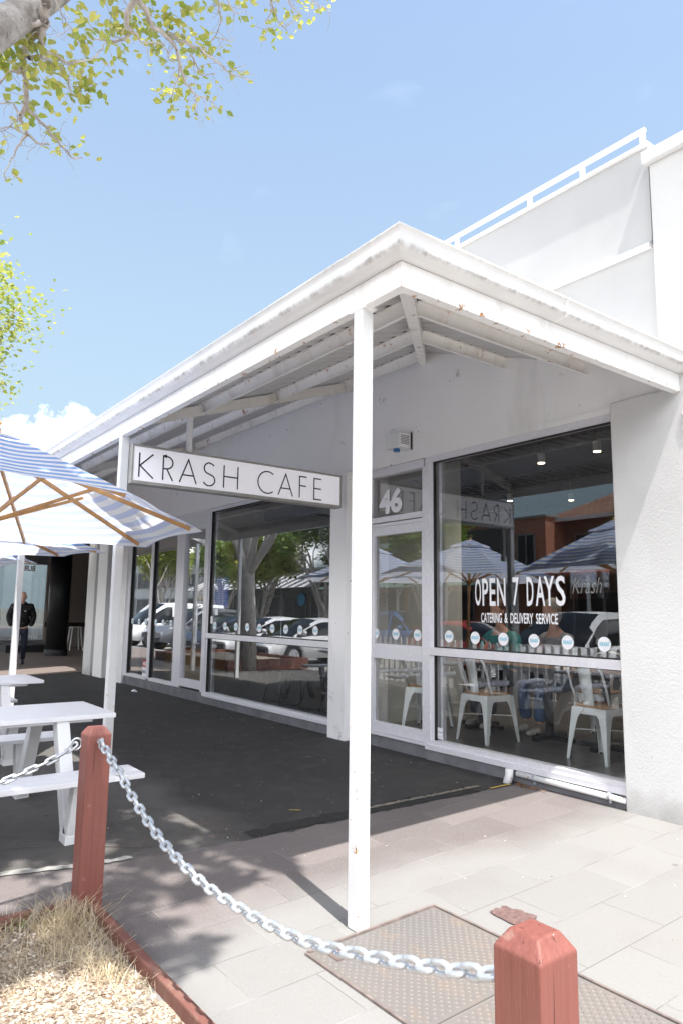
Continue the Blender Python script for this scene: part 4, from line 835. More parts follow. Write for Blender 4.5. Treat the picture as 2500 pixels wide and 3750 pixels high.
for i,(x,y,z,l) in enumerate(UP):
    o=U0 if i==0 else copy_tree(U0); rot=Matrix.Rotation((-.067,.03,0)[i],3,'X')@Matrix.Rotation((-.035,.02,0)[i],3,'Y')@Matrix.Rotation((0,.12,.2)[i],3,'Z'); top=Vector(((-5.467,.939,1.895),(-8.1,1.08,1.80),(-10.65,1.0,1.84))[i])
    o.matrix_world=Matrix.Translation(top-rot@Vector((0,0,2.06)))@rot.to_4x4(); o['label']=l
# ---------------- people ----------------
def skinmesh(name,pts,edges,mat,parent,root=0,sub=1):
    """pts: (x,y,z,rx,ry)"""
    me=bpy.data.meshes.new(name); me.from_pydata([p[:3] for p in pts],edges,[]); ob=bpy.data.objects.new(name,me); S.collection.objects.link(ob); ob.parent=parent
    sk=ob.modifiers.new('skin','SKIN'); sk.use_smooth_shade=True
    if not me.skin_vertices: 
        bpy.context.view_layer.objects.active=ob
    for i,p in enumerate(pts):
        sv=me.skin_vertices[0].data[i]; sv.radius=(p[3],p[4] if len(p)>4 else p[3]); sv.use_root=(i==root)
    sb=ob.modifiers.new('sub','SUBSURF'); sb.levels=sub; sb.render_levels=sub
    me.materials.append(M[mat] if isinstance(mat,str) else mat)
    dg=bpy.context.evaluated_depsgraph_get(); dg.update(); nm=bpy.data.meshes.new_from_object(ob.evaluated_get(dg)); ob.modifiers.clear(); ob.data=nm; nm.name=name
    for p in nm.polygons: p.use_smooth=True
    return ob
def head(parent,c,r,yaw=0,pitch=0,hair=None,skin='skin'):
    """egg head with brow, nose, ears as one mesh; faces +Y locally"""
    m=MB(); rx,ry,rz=.076*r,.096*r,.118*r; n,k=20,16; vs=[]
    for j in range(k+1):
        th=math.pi*j/k
        for i in range(n):
            a=2*math.pi*i/n; x=rx*math.sin(th)*math.cos(a); y=ry*math.sin(th)*math.sin(a); z=rz*math.cos(th)
            if z<0: x*=1+z/rz*.28; y=y*(1+z/rz*.18)+(.012 if y>0 else 0)*-z/rz
            f=math.sin(a) if y>0 else 0
            if f>.55:
                if abs(z)<.014*r: y-=.008*r            # eye sockets
                if .018*r<z<.034*r: y+=.004*r          # brow
                if abs(x)<.016*r and -.045*r<z<.012*r: y+=.018*r*(1-(z+.02*r)/(.06*r)) # nose
                if -.066*r<z<-.056*r and abs(x)<.03*r: y+=.004*r
            vs.append((x,y,z))
    m.add(vs,[(j*n+i,(j+1)*n+i,(j+1)*n+(i+1)%n,j*n+(i+1)%n) for j in range(k) for i in range(n)])
    for sx in (-1,1): m.sphere((sx*rx*1.02,-.006*r,-.006*r),(.010*r,.020*r,.030*r),8,6)
    return m,c,yaw,pitch
def put(m,c,yaw,pitch,name,mat,parent,smooth=True):
    R_=Matrix.Rotation(yaw,3,'Z')@Matrix.Rotation(-pitch,3,'X'); m.v=[tuple(R_@Vector(v)+Vector(c)) for v in m.v]; return m.build(name,mat,parent,smooth=smooth)
def chainedges(*ch): return [(a,b) for c in ch for a,b in zip(c,c[1:])]
def walking_man():
    # faces towards +X-ish (walking at the camera), local +Y forward
    p=empty('person',(-18.68,4.22,gz(4.22)+.005),math.radians(-100)); tag(p,'bald man in a black puffer jacket and navy trousers walking with hands in pockets','person')
    body=[(0,0,.93,.12,.10),(0,0,1.15,.14,.10),(0,0,1.40,.15,.10),(0,.02,1.52,.055),(0,.04,1.60,.05),
          (.19,0,1.42,.055),(.27,-.05,1.15,.042),(.20,.06,.97,.034),(-.19,0,1.42,.055),(-.27,-.05,1.15,.042),(-.20,.06,.97,.034),
          (.09,.0,.88,.085),(.10,.10,.50,.058),(.09,.12,.10,.042),(-.09,0,.88,.085),(-.10,.0,.50,.055),(-.10,-.22,.13,.04)]
    sc=1.0
    skinmesh('body',body,[(0,1),(1,2),(2,3),(3,4),(2,5),(5,6),(6,7),(2,8),(8,9),(9,10),(0,11),(11,12),(12,13),(0,14),(14,15),(15,16)],'skin',p)
    j=[(0,0,.88,.19,.14),(0,0,1.05,.20,.145),(0,0,1.25,.205,.15),(0,0,1.42,.185,.135),(0,.01,1.50,.09,.08),
       (.20,0,1.42,.095),(.28,-.05,1.17,.085),(.21,.08,.94,.072),(-.20,0,1.42,.095),(-.28,-.05,1.17,.085),(-.21,.08,.94,.072)]
    jk=skinmesh('jacket',j,[(0,1),(1,2),(2,3),(3,4),(3,5),(5,6),(6,7),(3,8),(8,9),(9,10)],jacket_mat(),p,sub=2)
    m=MB(); m.tube([(.0,-.05,1.50),(.06,-.03,1.52),(.08,.03,1.50),(.05,.08,1.47),(0,.10,1.45),(-.05,.08,1.47),(-.08,.03,1.50),(-.06,-.03,1.52)],.035,8,False,True); m.build('collar','jacket',jk,smooth=True)
    m=MB(); m.box(-.085,-.045,.128,.134,1.30,1.312); m.box(-.075,-.055,.128,.134,1.314,1.32); m.build('chest_logo','vinyl',jk)
    skinmesh('shirt_hem',[(0,0,.885,.16,.12),(0,0,.85,.155,.118)],[(0,1)],'shirt',p)
    t=[(0,0,.90,.14,.11),(.09,.01,.82,.098,.10),(.105,.11,.50,.075),(.095,.10,.08,.062),(-.09,0,.82,.098,.10),(-.10,.02,.50,.072),(-.10,-.20,.12,.06)]
    skinmesh('trousers',t,[(0,1),(1,2),(2,3),(0,4),(4,5),(5,6)],'jean',p,sub=2)
    skinmesh('shoe',[(.095,.08,.05,.045,.042),(.10,.17,.04,.045,.035),(.10,.27,.035,.038,.028)],[(0,1),(1,2)],'black',p)
    skinmesh('shoe',[(-.10,-.24,.10,.045,.042),(-.10,-.16,.05,.045,.035),(-.10,-.07,.03,.038,.028)],[(0,1),(1,2)],'black',p)
    put(*head(p,(0,.075,1.655),1.12,0,-.28),'head','skin',p)
def jacket_mat():
    t=NT('quilted_black_nylon'); s=t.node('SeparateXYZ',{0:t.obj()}); w=t.math('SINE',t.math('MULTIPLY',s.outputs[2],110.)); n=t.noise(30,3)
    t.set('Base Color',(.012,.012,.014,1)); t.set('Roughness',.38); t.bump(t.math('ADD',w,n),.9,.012); return t.m
walking_man()
def sitter(loc,rz,top,bottom,label,lean=.25,hairm='greyhair',leg_splay=.12,hairlong=False):
    p=empty('person',loc,rz); tag(p,label,'person','people seated inside the cafe')
    body=[(0,0,.50,.11,.10),(0,.03,.75,.12,.09),(0,.08,.98,.13,.09),(0,.12,1.10,.05),(0,.14,1.17,.045),
      (.18,.08,.99,.05),(.22,.16,.78,.04),(.12,.36,.74,.03),(-.18,.08,.99,.05),(-.22,.16,.78,.04),(-.12,.36,.74,.03),
      (.10,.08,.50,.08),(.12,.46,.48,.06),(.12,.44,.10,.04),(-.10,.08,.50,.08),(-.12,.46,.48,.06),(-.13,.52,.10,.04),
      (.10,.42,.745,.016),(.07,.47,.745,.011),(-.10,.42,.745,.016),(-.07,.47,.745,.011)]
    skinmesh('body',body,[(0,1),(1,2),(2,3),(3,4),(2,5),(5,6),(6,7),(2,8),(8,9),(9,10),(0,11),(11,12),(12,13),(0,14),(14,15),(15,16),(7,17),(17,18),(10,19),(19,20)],'skin',p)
    skinmesh('jumper',[(0,0,.50,.15,.13),(0,.03,.75,.155,.12),(0,.08,.98,.15,.11),(0,.11,1.06,.075),(.20,.08,.99,.07),(.25,.17,.77,.055),(.15,.33,.75,.042),(-.20,.08,.99,.07),(-.25,.17,.77,.055),(-.15,.33,.75,.042)],[(0,1),(1,2),(2,3),(2,4),(4,5),(5,6),(2,7),(7,8),(8,9)],top,p)
    skinmesh('trousers',[(0,0,.52,.14,.12),(.11,.10,.51,.10),(.13,.47,.49,.08),(.12,.45,.12,.066),(-.11,.10,.51,.10),(-.13,.47,.49,.08),(-.13,.52,.12,.066)],[(0,1),(1,2),(2,3),(0,4),(4,5),(5,6)],bottom,p)
    for x,y in ((.12,.44),(-.13,.52)): skinmesh('shoe',[(x,y,.06,.042,.045),(x,y+.09,.045,.045,.035),(x,y+.18,.035,.038,.026)],[(0,1),(1,2)],simple('canvas_shoe_'+str(len(bpy.data.materials)),(.45,.42,.38),.8,0,.3,50),p)
    put(*head(p,(0,.17,1.28),1.0,0,-.2),'head','skin',p)
    m=MB(); m.sphere((0,.14,1.315),(.090,.108,.118),14,10); m.sphere((0,.10,1.24),(.085,.07,.10),12,8); m.v=[v for v in m.v]; put(m,(0,0,0),0,0,'hair',hairm,p)
    if hairlong: skinmesh('ponytail',[(0,.06,1.34,.06),(0,.03,1.22,.05),(0,.02,1.10,.03)],[(0,1),(1,2)],hairm,p)

# ---------------- inside the cafe ----------------
def bistro_chair():
    c=empty('bistro_chair',(0,0,0)); tag(c,'','chair','pale blue metal chairs inside the cafe')
    m=MB(); m.prism([(x*.175,y*.175) for x,y in ((-1,-.8),(-.8,-1),(.8,-1),(1,-.8),(1,.8),(.8,1),(-.8,1),(-1,.8))],'z',.452,.472); m.build('seat','wood',c,bevel=.004)
    m=MB(); m.box(-.172,.172,-.172,.172,.43,.450); m.box(-.178,-.170,-.178,.178,.39,.450); m.box(.170,.178,-.178,.178,.39,.450); m.box(-.170,.170,-.178,-.170,.39,.45); m.box(-.170,.170,.170,.178,.39,.45); m.build('seat_pan','chair',c,bevel=.006)
    for sx in (-1,1):
        for sy in (-1,1):
            m=MB(); n=6; vs=[]
            for k in range(n+1):
                t=k/n; x=sx*(.165+.035*t); y=sy*(.165+.045*t); z=.44*(1-t); w=.055*(1-t)**1.4+.016; 
                if t<.25: w+=.05*(1-t/.25)**2
                vs+= [(x+sx*.012,y-sy*w,z),(x+sx*.012,y+sy*.012,z),(x-sx*w,y+sy*.012,z)]
            m.add(vs,[(3*k+a,3*k+a+1,3*k+a+4,3*k+a+3) for k in range(n) for a in (0,1)]); l=m.build('leg','chair',c,smooth=False); md=l.modifiers.new('t','SOLIDIFY'); md.thickness=.006
            m=MB(); m.cyl(sx*.198,sy*.208,0,.012,.014,8); m.build('foot','rubber',l)
    m=MB(); m.bar((-.19,-.18,.25),(.19,.18,.25),.012,.006); m.bar((.19,-.18,.256),(-.19,.18,.256),.012,.006); m.build('cross_brace','chair',c)
    P=[(-.165,-.10,.45),(-.185,-.17,.62),(-.18,-.215,.76),(-.13,-.235,.835),(-.05,-.24,.852),(.05,-.24,.852),(.13,-.235,.835),(.18,-.215,.76),(.185,-.17,.62),(.165,-.10,.45)]
    m=MB(); m.tube(P,.011,8); m.build('back_hoop','chair',c,smooth=True)
    m=MB(); vs=[]
    for k in range(7):
        t=k/6; z=.45+.395*t; y=-.165-.075*t; w=.054+.016*t; vs+=[(-w,y,z),(0,y-.006,z),(w,y,z)]
    m.add(vs,[(3*k+a,3*k+a+1,3*k+a+4,3*k+a+3) for k in range(6) for a in (0,1)]); b=m.build('backrest','chair',c,smooth=True); md=b.modifiers.new('t','SOLIDIFY'); md.thickness=.004
    return c
C0=bistro_chair()
for i,(x,y,rz,l) in enumerate([(-4.90,5.52,-.06,'pale blue metal chair with timber seat in the middle of the right window'),(-3.70,5.66,-.10,'pale blue metal chair nearest the white pier in the right window'),(-5.73,5.50,.42,'pale blue metal chair seen through the glass of the door numbered 46'),(-4.35,6.62,3.25,'pale blue metal chair turned away on the far side of the cafe table')]):
    o=C0 if i==0 else copy_tree(C0); o.location=(x,y,-.012); o.rotation_euler=(0,0,rz); o['label']=l
def inside():
    def table(x0,x1,y0,y1,label,top='wood'):
        t=empty('cafe_table',((x0+x1)/2,(y0+y1)/2,-.012)); tag(t,label,'table'); a=(x1-x0)/2; b=(y1-y0)/2
        m=MB(); m.box(-a,a,-b,b,.725,.76); m.build('tabletop',top,t,bevel=.004)
        for sx in (-1,1): m=MB(); m.box(sx*(a-.25)-.03,sx*(a-.25)+.03,-.03,.03,.03,.725); m.bar((sx*(a-.25)-.28,-.0,.02),(sx*(a-.25)+.28,0,.02),.06,.04); m.bar((sx*(a-.25),-.25,.021),(sx*(a-.25),.25,.021),.05,.038); m.build('pedestal','darkmetal',t)
    table(-5.75,-4.35,5.80,6.42,'timber topped cafe table with black legs behind the middle blue chair'); table(-4.2,-3.15,5.80,6.42,'timber topped cafe table by the white pier')
    b=empty('table_bench_set',(-7.9,5.75,-.012)); tag(b,'dark communal table with black metal frame legs inside the left window','table')
    m=MB(); m.box(-1.0,1.0,-.3,.3,.72,.76); m.build('tabletop','dark',b,bevel=.004)
    for x in (-.75,.75):
        m=MB(); m.bar((x,-.25,0),(x-.0,.05,.72),.05,.06,(1,0,0)); m.bar((x,.25,0),(x,-.05,.72),.05,.06,(1,0,0)); m.build('leg','darkmetal',b)
    b=empty('bench',(-7.75,5.28,-.012)); tag(b,'low dark bench on bent black rod legs inside the left window','bench')
    m=MB(); m.box(-.9,.9,-.15,.15,.44,.47); m.build('seat','dark',b,bevel=.004)
    for x in (-.75,-.35,.15,.6): m=MB(); m.tube([(x+.06,-.13,.44),(x-.10,-.14,.02),(x+.12,.0,.012),(x+.0,.14,.02),(x+.06,.13,.44)],.011,6); m.build('leg','darkmetal',b,smooth=True)
    s=empty('pedestal_stand',(-9.15,5.75,-.012)); tag(s,'slim chrome stand on a round black foot inside the left window','stand'); m=MB(); m.cyl(0,0,.02,1.6,.016,10); m.build('pole','galv',s,smooth=True); m=MB(); m.cyl(0,0,0,.02,.09,20); m.build('foot','rubber',s)
    h=empty('highchair_stool',(-10.9,6.3,-.012)); tag(h,'tall dark timber bar stool inside the glass door','stool')
    m=MB(); m.box(-.18,.18,-.18,.18,.72,.76); m.build('seat','dark',h)
    for sx in (-1,1):
        for sy in (-1,1): m=MB(); m.bar((sx*.15,sy*.15,.72),(sx*.2,sy*.2,0),.03,.03); m.build('leg','dark',h)
    m=MB(); m.box(-.18,.18,.15,.18,.76,1.1); m.build('backrest','dark',h)
    c=empty('service_counter',(-12.6,5.75,-.012)); tag(c,'bamboo fronted counter low in the far left window','counter'); m=MB(); m.box(-.8,.9,-.1,.5,.5,.54); m.build('worktop','wood',c); m=MB(); m.box(-.75,.85,-.05,.45,0,.5); m.build('front',slats('bamboo_cladding',(.42,.29,.14),(.30,.20,.09),.03,0,.2),c)
    # palm in the left bay
    p=empty('palm_plant',(-12.25,5.35,.0)); tag(p,'dry looking palm frond plant behind the far left window','plant'); rnd=random.Random(3)
    m=MB(); m.tube([(0,0,0),(.03,.02,.6),(.0,.05,1.0)],[.018,.012,.01],6); m.build('stem','twig',p); m=MB()
    for k in range(9):
        a=rnd.uniform(0,6.28); L=rnd.uniform(.4,.65); pr_=None
        for i in range(14):
            t=i/13; q=Vector((math.cos(a)*L*t,.05+math.sin(a)*L*t,1.0+.35*t-.55*t*t)); 
            if pr_ is not None and i>2:
                s_=Vector((-math.sin(a),math.cos(a),-.6))*.14*(1-t*.6); m.add([q,q+s_+Vector((math.cos(a),math.sin(a),0))*.05,q+Vector((0,0,.006))],[(0,1,2)]); s_=Vector((math.sin(a),-math.cos(a),-.6))*.14*(1-t*.6); m.add([q,q+s_+Vector((math.cos(a),math.sin(a),0))*.05,q+Vector((0,0,.006))],[(0,1,2)])
            pr_=q
    m.build('fronds',leaf_mat('palm_frond',(.10,.10,.04),(.2,.16,.08),.2),p)
    L0=None
    for i,(x,y,l) in enumerate([(-5.39,7.14,'left of the two ceiling downlights in the right window'),(-4.58,7.10,'right of the two ceiling downlights in the right window'),(-7.6,9.2,'dim downlight deep in the cafe seen below the reflected sign'),(-6.9,9.9,'rearmost downlight on the dark cafe ceiling')]):
        if i==0:
            L0=empty('downlight',(x,y,3.1)); tag(L0,l,'downlight','cylinder downlights on the cafe ceiling'); m=MB(); m.cyl(0,0,.005,.12,.045,20); m.build('housing',simple('white_lamp_body',(.6,.6,.6),.5),L0); m=MB(); m.cyl(0,0,.0,.0045,.040,20); m.build('lens','lamp',L0); m=MB(); m.cyl(0,0,.12,.43,.012,8); m.build('rod','blk',L0); pl=bpy.data.lights.new('downlight_beam','SPOT'); pl.energy=24; pl.color=(1,.87,.70); pl.spot_size=2.3; pl.spot_blend=.7; pl.shadow_soft_size=.04; po=bpy.data.objects.new('downlight_beam',pl); S.collection.objects.link(po); po.parent=L0; po.location=(0,0,-.02)
        else: o=copy_tree(L0); o.location=(x,y,3.1); o['label']=l
    # red/white neon style script on the dark back wall panel
    n=empty('script_sign',(-4.17,5.95,1.44)); tag(n,'small white handwritten style shop name sign standing inside by the pier','sign')
    q=text_mb('Krash',(0,0,.0),(1,0,0),(0,0,1),.31,.15,-.012); q.v=[(v[0]+v[2]*.25,v[1],v[2]) for v in q.v]; q.build('lettering','vinyl',n); m=MB(); m.box(-.03,.40,.004,.008,-.05,.22); m.build('backing','glass',n); m=MB(); m.box(.0,.02,.0,.01,-.685,-.05); m.box(.34,.36,.0,.01,-.685,-.05); m.build('legs_frame','darkmetal',n)
inside()
sitter((-5.55,6.6,-.012),math.pi+.1,'teal','jean','woman in a teal jumper sitting at the cafe table, behind the reflections',hairm=simple('dark_brown_hair',(.05,.025,.015),.6),hairlong=True)
sitter((-4.85,6.7,-.012),math.pi-.1,'greyc','denim','grey haired person in a pale jumper and blue jeans sitting inside the cafe')

# ---------------- trees ----------------
BR=[([[-2.94,0.25,3.31],[-2.91,0.34,3.5],[-2.94,0.41,3.61],[-2.98,0.47,3.72],[-3.0,0.54,3.83],[-3.02,0.61,3.94],[-3.0,0.71,4.09],[-2.97,0.84,4.23]],0.105,0.06),([[-2.9,0.57,3.79],[-2.94,0.57,3.78],[-3.0,0.58,3.76],[-3.07,0.55,3.73],[-3.15,0.54,3.69],[-3.2,0.55,3.67],[-3.26,0.58,3.64],[-3.32,0.6,3.59],[-3.38,0.59,3.57],[-3.42,0.61,3.56],[-3.46,0.64,3.54],[-3.5,0.69,3.54],[-3.52,0.72,3.55],[-3.53,0.76,3.57]],0.024,0.004),([[-3.31,0.59,3.59],[-3.36,0.65,3.58],[-3.4,0.72,3.57],[-3.45,0.78,3.56],[-3.49,0.84,3.55],[-3.53,0.87,3.55],[-3.56,0.91,3.58],[-3.59,0.94,3.61]],0.009,0.003),([[-3.46,0.64,3.53],[-3.51,0.62,3.5],[-3.55,0.61,3.48],[-3.59,0.6,3.46],[-3.64,0.59,3.42],[-3.68,0.6,3.39]],0.007,0.0025),([[-2.94,0.58,3.74],[-2.98,0.58,3.73],[-3.02,0.58,3.72],[-3.06,0.6,3.71],[-3.1,0.61,3.69]],0.017,0.009),([[-3.12,0.56,3.68],[-3.14,0.59,3.71],[-3.16,0.64,3.74],[-3.2,0.68,3.76],[-3.23,0.72,3.78],[-3.27,0.75,3.79],[-3.32,0.78,3.79],[-3.37,0.81,3.79]],0.012,0.004),([[-3.09,0.62,3.71],[-3.12,0.68,3.75],[-3.16,0.72,3.77],[-3.2,0.76,3.81],[-3.21,0.82,3.86],[-3.22,0.88,3.93],[-3.24,0.91,3.99],[-3.25,0.93,4.06]],0.009,0.003),([[-2.95,0.56,3.73],[-2.97,0.52,3.71],[-3.0,0.49,3.68],[-3.04,0.45,3.65],[-3.07,0.41,3.62]],0.012,0.006),([[-3.16,0.54,3.64],[-3.2,0.51,3.64],[-3.25,0.49,3.63],[-3.32,0.46,3.61]],0.008,0.004),([[-3.34,0.58,3.54],[-3.35,0.55,3.59],[-3.39,0.52,3.6],[-3.44,0.48,3.61]],0.006,0.003),([[-3.46,0.64,3.53],[-3.49,0.59,3.56],[-3.53,0.56,3.58],[-3.58,0.52,3.57]],0.005,0.002),([[-3.43,0.59,3.58],[-3.49,0.57,3.57],[-3.53,0.56,3.57],[-3.58,0.52,3.56]],0.004,0.002),([[-3.0,0.99,4.16],[-3.04,0.99,4.16],[-3.1,0.98,4.14],[-3.15,0.99,4.13],[-3.19,1.02,4.13],[-3.21,1.04,4.14],[-3.25,1.03,4.14],[-3.3,1.01,4.14],[-3.35,0.96,4.15],[-3.39,0.92,4.16],[-3.43,0.88,4.18]],0.02,0.003),([[-3.17,1.03,4.11],[-3.2,1.08,4.11],[-3.22,1.12,4.13],[-3.22,1.17,4.16],[-3.24,1.22,4.17],[-3.27,1.26,4.17],[-3.3,1.31,4.17]],0.007,0.003),([[-3.06,1.02,4.23],[-3.12,1.05,4.23],[-3.17,1.11,4.22],[-3.2,1.19,4.22],[-3.24,1.26,4.23],[-3.28,1.31,4.23],[-3.34,1.36,4.21],[-3.4,1.41,4.19],[-3.44,1.46,4.19],[-3.48,1.52,4.19],[-3.49,1.58,4.22],[-3.52,1.66,4.21]],0.019,0.003),([[-3.24,1.23,4.26],[-3.27,1.31,4.28],[-3.28,1.39,4.3],[-3.3,1.48,4.32],[-3.33,1.54,4.34],[-3.35,1.61,4.35],[-3.39,1.67,4.36],[-3.41,1.74,4.38],[-3.41,1.83,4.4]],0.011,0.003),([[-3.26,1.3,4.21],[-3.31,1.34,4.18],[-3.36,1.36,4.15],[-3.42,1.36,4.13],[-3.47,1.37,4.1]],0.007,0.003),([[-3.48,1.51,4.18],[-3.5,1.52,4.15],[-3.52,1.55,4.11]],0.004,0.002),([[-3.34,1.48,4.35],[-3.32,1.5,4.4],[-3.29,1.53,4.44],[-3.28,1.59,4.45],[-3.29,1.62,4.46],[-3.27,1.65,4.49]],0.006,0.002),([[-3.38,1.43,4.34],[-3.41,1.48,4.32],[-3.44,1.52,4.3],[-3.45,1.55,4.31],[-3.43,1.62,4.35]],0.006,0.002),([[-3.45,1.72,4.42],[-3.41,1.75,4.45],[-3.38,1.78,4.46]],0.003,0.002),([[-3.13,1.46,4.57],[-3.18,1.5,4.54],[-3.22,1.53,4.53],[-3.28,1.55,4.5],[-3.34,1.55,4.47]],0.006,0.002),([[-3.13,1.49,4.56],[-3.16,1.56,4.55],[-3.18,1.61,4.55],[-3.18,1.65,4.59]],0.006,0.002),([[-3.12,1.76,4.72],[-3.15,1.81,4.71],[-3.18,1.86,4.7],[-3.21,1.91,4.68],[-3.22,1.96,4.67]],0.008,0.002),([[-3.14,1.82,4.68],[-3.22,1.83,4.68],[-3.27,1.84,4.69]],0.004,0.002),([[-3.07,1.84,4.73],[-3.09,1.91,4.71],[-3.1,1.98,4.7],[-3.16,1.97,4.69],[-3.22,1.95,4.68]],0.005,0.002),([[-2.99,1.96,4.74],[-3.01,2.02,4.73],[-3.01,2.08,4.74],[-3.02,2.14,4.75]],0.005,0.002),([[-2.65,0.54,3.62],[-2.7,0.57,3.63],[-2.75,0.6,3.64],[-2.8,0.63,3.66],[-2.84,0.67,3.67]],0.003,0.002)]
LC=[[-3.11,0.47,3.68,0.11,26],[-3.08,0.5,3.71,0.11,26],[-3.14,0.48,3.63,0.1,18],[-3.06,0.54,3.73,0.07,10],[-3.07,0.58,3.7,0.08,12],[-3.13,0.56,3.63,0.07,9],[-3.16,0.47,3.61,0.06,8],[-3.17,0.64,3.72,0.09,14],[-3.26,0.7,3.77,0.09,12],[-3.28,0.67,3.75,0.08,8],[-3.22,0.72,3.81,0.06,7],[-3.39,0.83,3.89,0.11,20],[-3.42,0.85,3.85,0.11,20],[-3.37,0.89,3.9,0.08,12],[-3.39,0.9,3.87,0.09,14],[-3.45,0.79,3.82,0.08,11],[-3.45,0.87,3.81,0.05,4],[-3.36,0.74,3.79,0.07,7],[-3.25,0.6,3.63,0.06,6],[-3.36,0.58,3.66,0.05,4],[-3.39,0.51,3.64,0.05,4],[-3.23,0.57,3.66,0.05,4],[-3.4,0.61,3.59,0.08,8],[-3.37,0.64,3.64,0.05,4],[-3.43,0.72,3.7,0.08,6],[-3.47,0.68,3.65,0.05,4],[-3.53,0.6,3.59,0.07,5],[-3.56,0.78,3.67,0.08,4],[-3.57,0.82,3.65,0.07,4],[-3.6,0.78,3.61,0.05,3],[-3.67,0.87,3.67,0.06,4],[-3.62,0.94,3.72,0.05,3],[-3.65,0.97,3.67,0.07,5],[-3.69,0.56,3.55,0.04,3],[-3.71,0.63,3.49,0.07,4],[-3.75,0.62,3.43,0.07,6],[-2.8,0.65,3.69,0.07,3],[-2.88,0.7,3.74,0.09,8],[-2.93,0.74,3.82,0.11,12],[-3.01,0.8,3.88,0.09,9],[-3.05,0.77,3.84,0.07,7],[-3.06,0.74,3.83,0.05,4],[-3.34,0.79,3.97,0.05,4],[-3.32,0.84,3.97,0.05,5],[-3.45,0.99,4.1,0.05,4],[-3.4,0.92,4.02,0.04,3],[-3.41,1.05,4.12,0.06,5],[-3.36,1.17,4.14,0.05,3],[-3.22,0.93,4.22,0.1,14],[-3.25,0.95,4.19,0.1,12],[-3.27,0.95,4.16,0.08,10],[-3.32,1.01,4.24,0.08,8],[-3.37,1.02,4.18,0.1,12],[-3.37,0.98,4.2,0.07,7],[-3.18,1.01,4.24,0.08,9],[-3.2,1.06,4.2,0.1,12],[-3.3,1.1,4.23,0.08,9],[-3.27,1.16,4.24,0.1,12],[-3.39,1.22,4.25,0.07,6],[-3.23,1.11,4.31,0.1,9],[-3.2,1.15,4.32,0.08,9],[-3.17,1.22,4.32,0.08,12],[-3.16,1.27,4.32,0.08,9],[-3.11,1.29,4.36,0.07,7],[-3.13,1.3,4.34,0.07,6],[-3.21,1.21,4.28,0.08,10],[-3.26,1.34,4.33,0.1,14],[-3.31,1.44,4.39,0.1,12],[-3.35,1.52,4.47,0.07,7],[-3.34,1.6,4.44,0.07,6],[-3.27,1.16,4.25,0.07,8],[-3.31,1.2,4.18,0.06,5],[-3.4,1.28,4.21,0.06,6],[-3.41,1.41,4.3,0.09,9],[-3.46,1.5,4.37,0.07,7],[-3.42,1.52,4.4,0.06,5],[-3.47,1.53,4.33,0.07,6],[-3.53,1.64,4.38,0.05,4],[-3.48,1.74,4.53,0.08,6],[-3.51,1.75,4.5,0.06,4],[-3.47,1.86,4.48,0.04,3],[-3.58,1.6,4.34,0.05,4],[-3.55,1.51,4.25,0.07,6],[-3.58,1.66,4.31,0.05,4],[-3.59,1.72,4.27,0.07,6],[-3.65,1.65,4.23,0.05,4],[-3.6,1.56,4.16,0.05,4],[-3.57,1.43,4.09,0.05,4],[-3.49,1.41,4.21,0.08,8],[-3.54,1.36,4.17,0.09,10],[-3.57,1.37,4.14,0.06,5],[-3.52,1.4,4.17,0.07,7],[-3.25,1.5,4.58,0.08,8],[-3.27,1.49,4.56,0.07,6],[-3.27,1.63,4.65,0.08,7],[-3.24,1.68,4.65,0.07,6],[-3.23,1.85,4.73,0.09,9],[-3.35,1.9,4.73,0.09,8],[-3.32,1.95,4.74,0.06,5],[-3.29,2.01,4.73,0.06,4],[-3.21,2.03,4.79,0.1,11],[-3.13,2.1,4.83,0.1,9],[-3.07,2.14,4.85,0.06,5],[-3.14,2.03,4.86,0.06,4],[-3.22,1.99,4.81,0.06,5],[-3.26,1.73,4.76,0.06,4]]
def leafquad(m,c,size,rnd,droop=.5):
    # folded pointed leaf, 6 verts
    a=rnd.uniform(0,6.28); el=rnd.uniform(-1.2,.5)*droop; d=Vector((math.cos(a)*math.cos(el),math.sin(a)*math.cos(el),math.sin(el))); s=d.cross(Vector((rnd.uniform(-.5,.5),rnd.uniform(-.5,.5),1))).normalized(); u=s.cross(d)*rnd.choice((.25,.4,.1)); L=size; W=size*.36
    c=Vector(c); p=[c,c+d*L*.35+s*W+u*L*.25,c+d*L*.75+s*W*.6+u*L*.15,c+d*L,c+d*L*.75-s*W*.6+u*L*.15,c+d*L*.35-s*W+u*L*.25,c+d*L*.5]
    m.add(p,[(0,1,6),(1,2,6),(2,3,6),(3,4,6),(4,5,6),(5,0,6)])
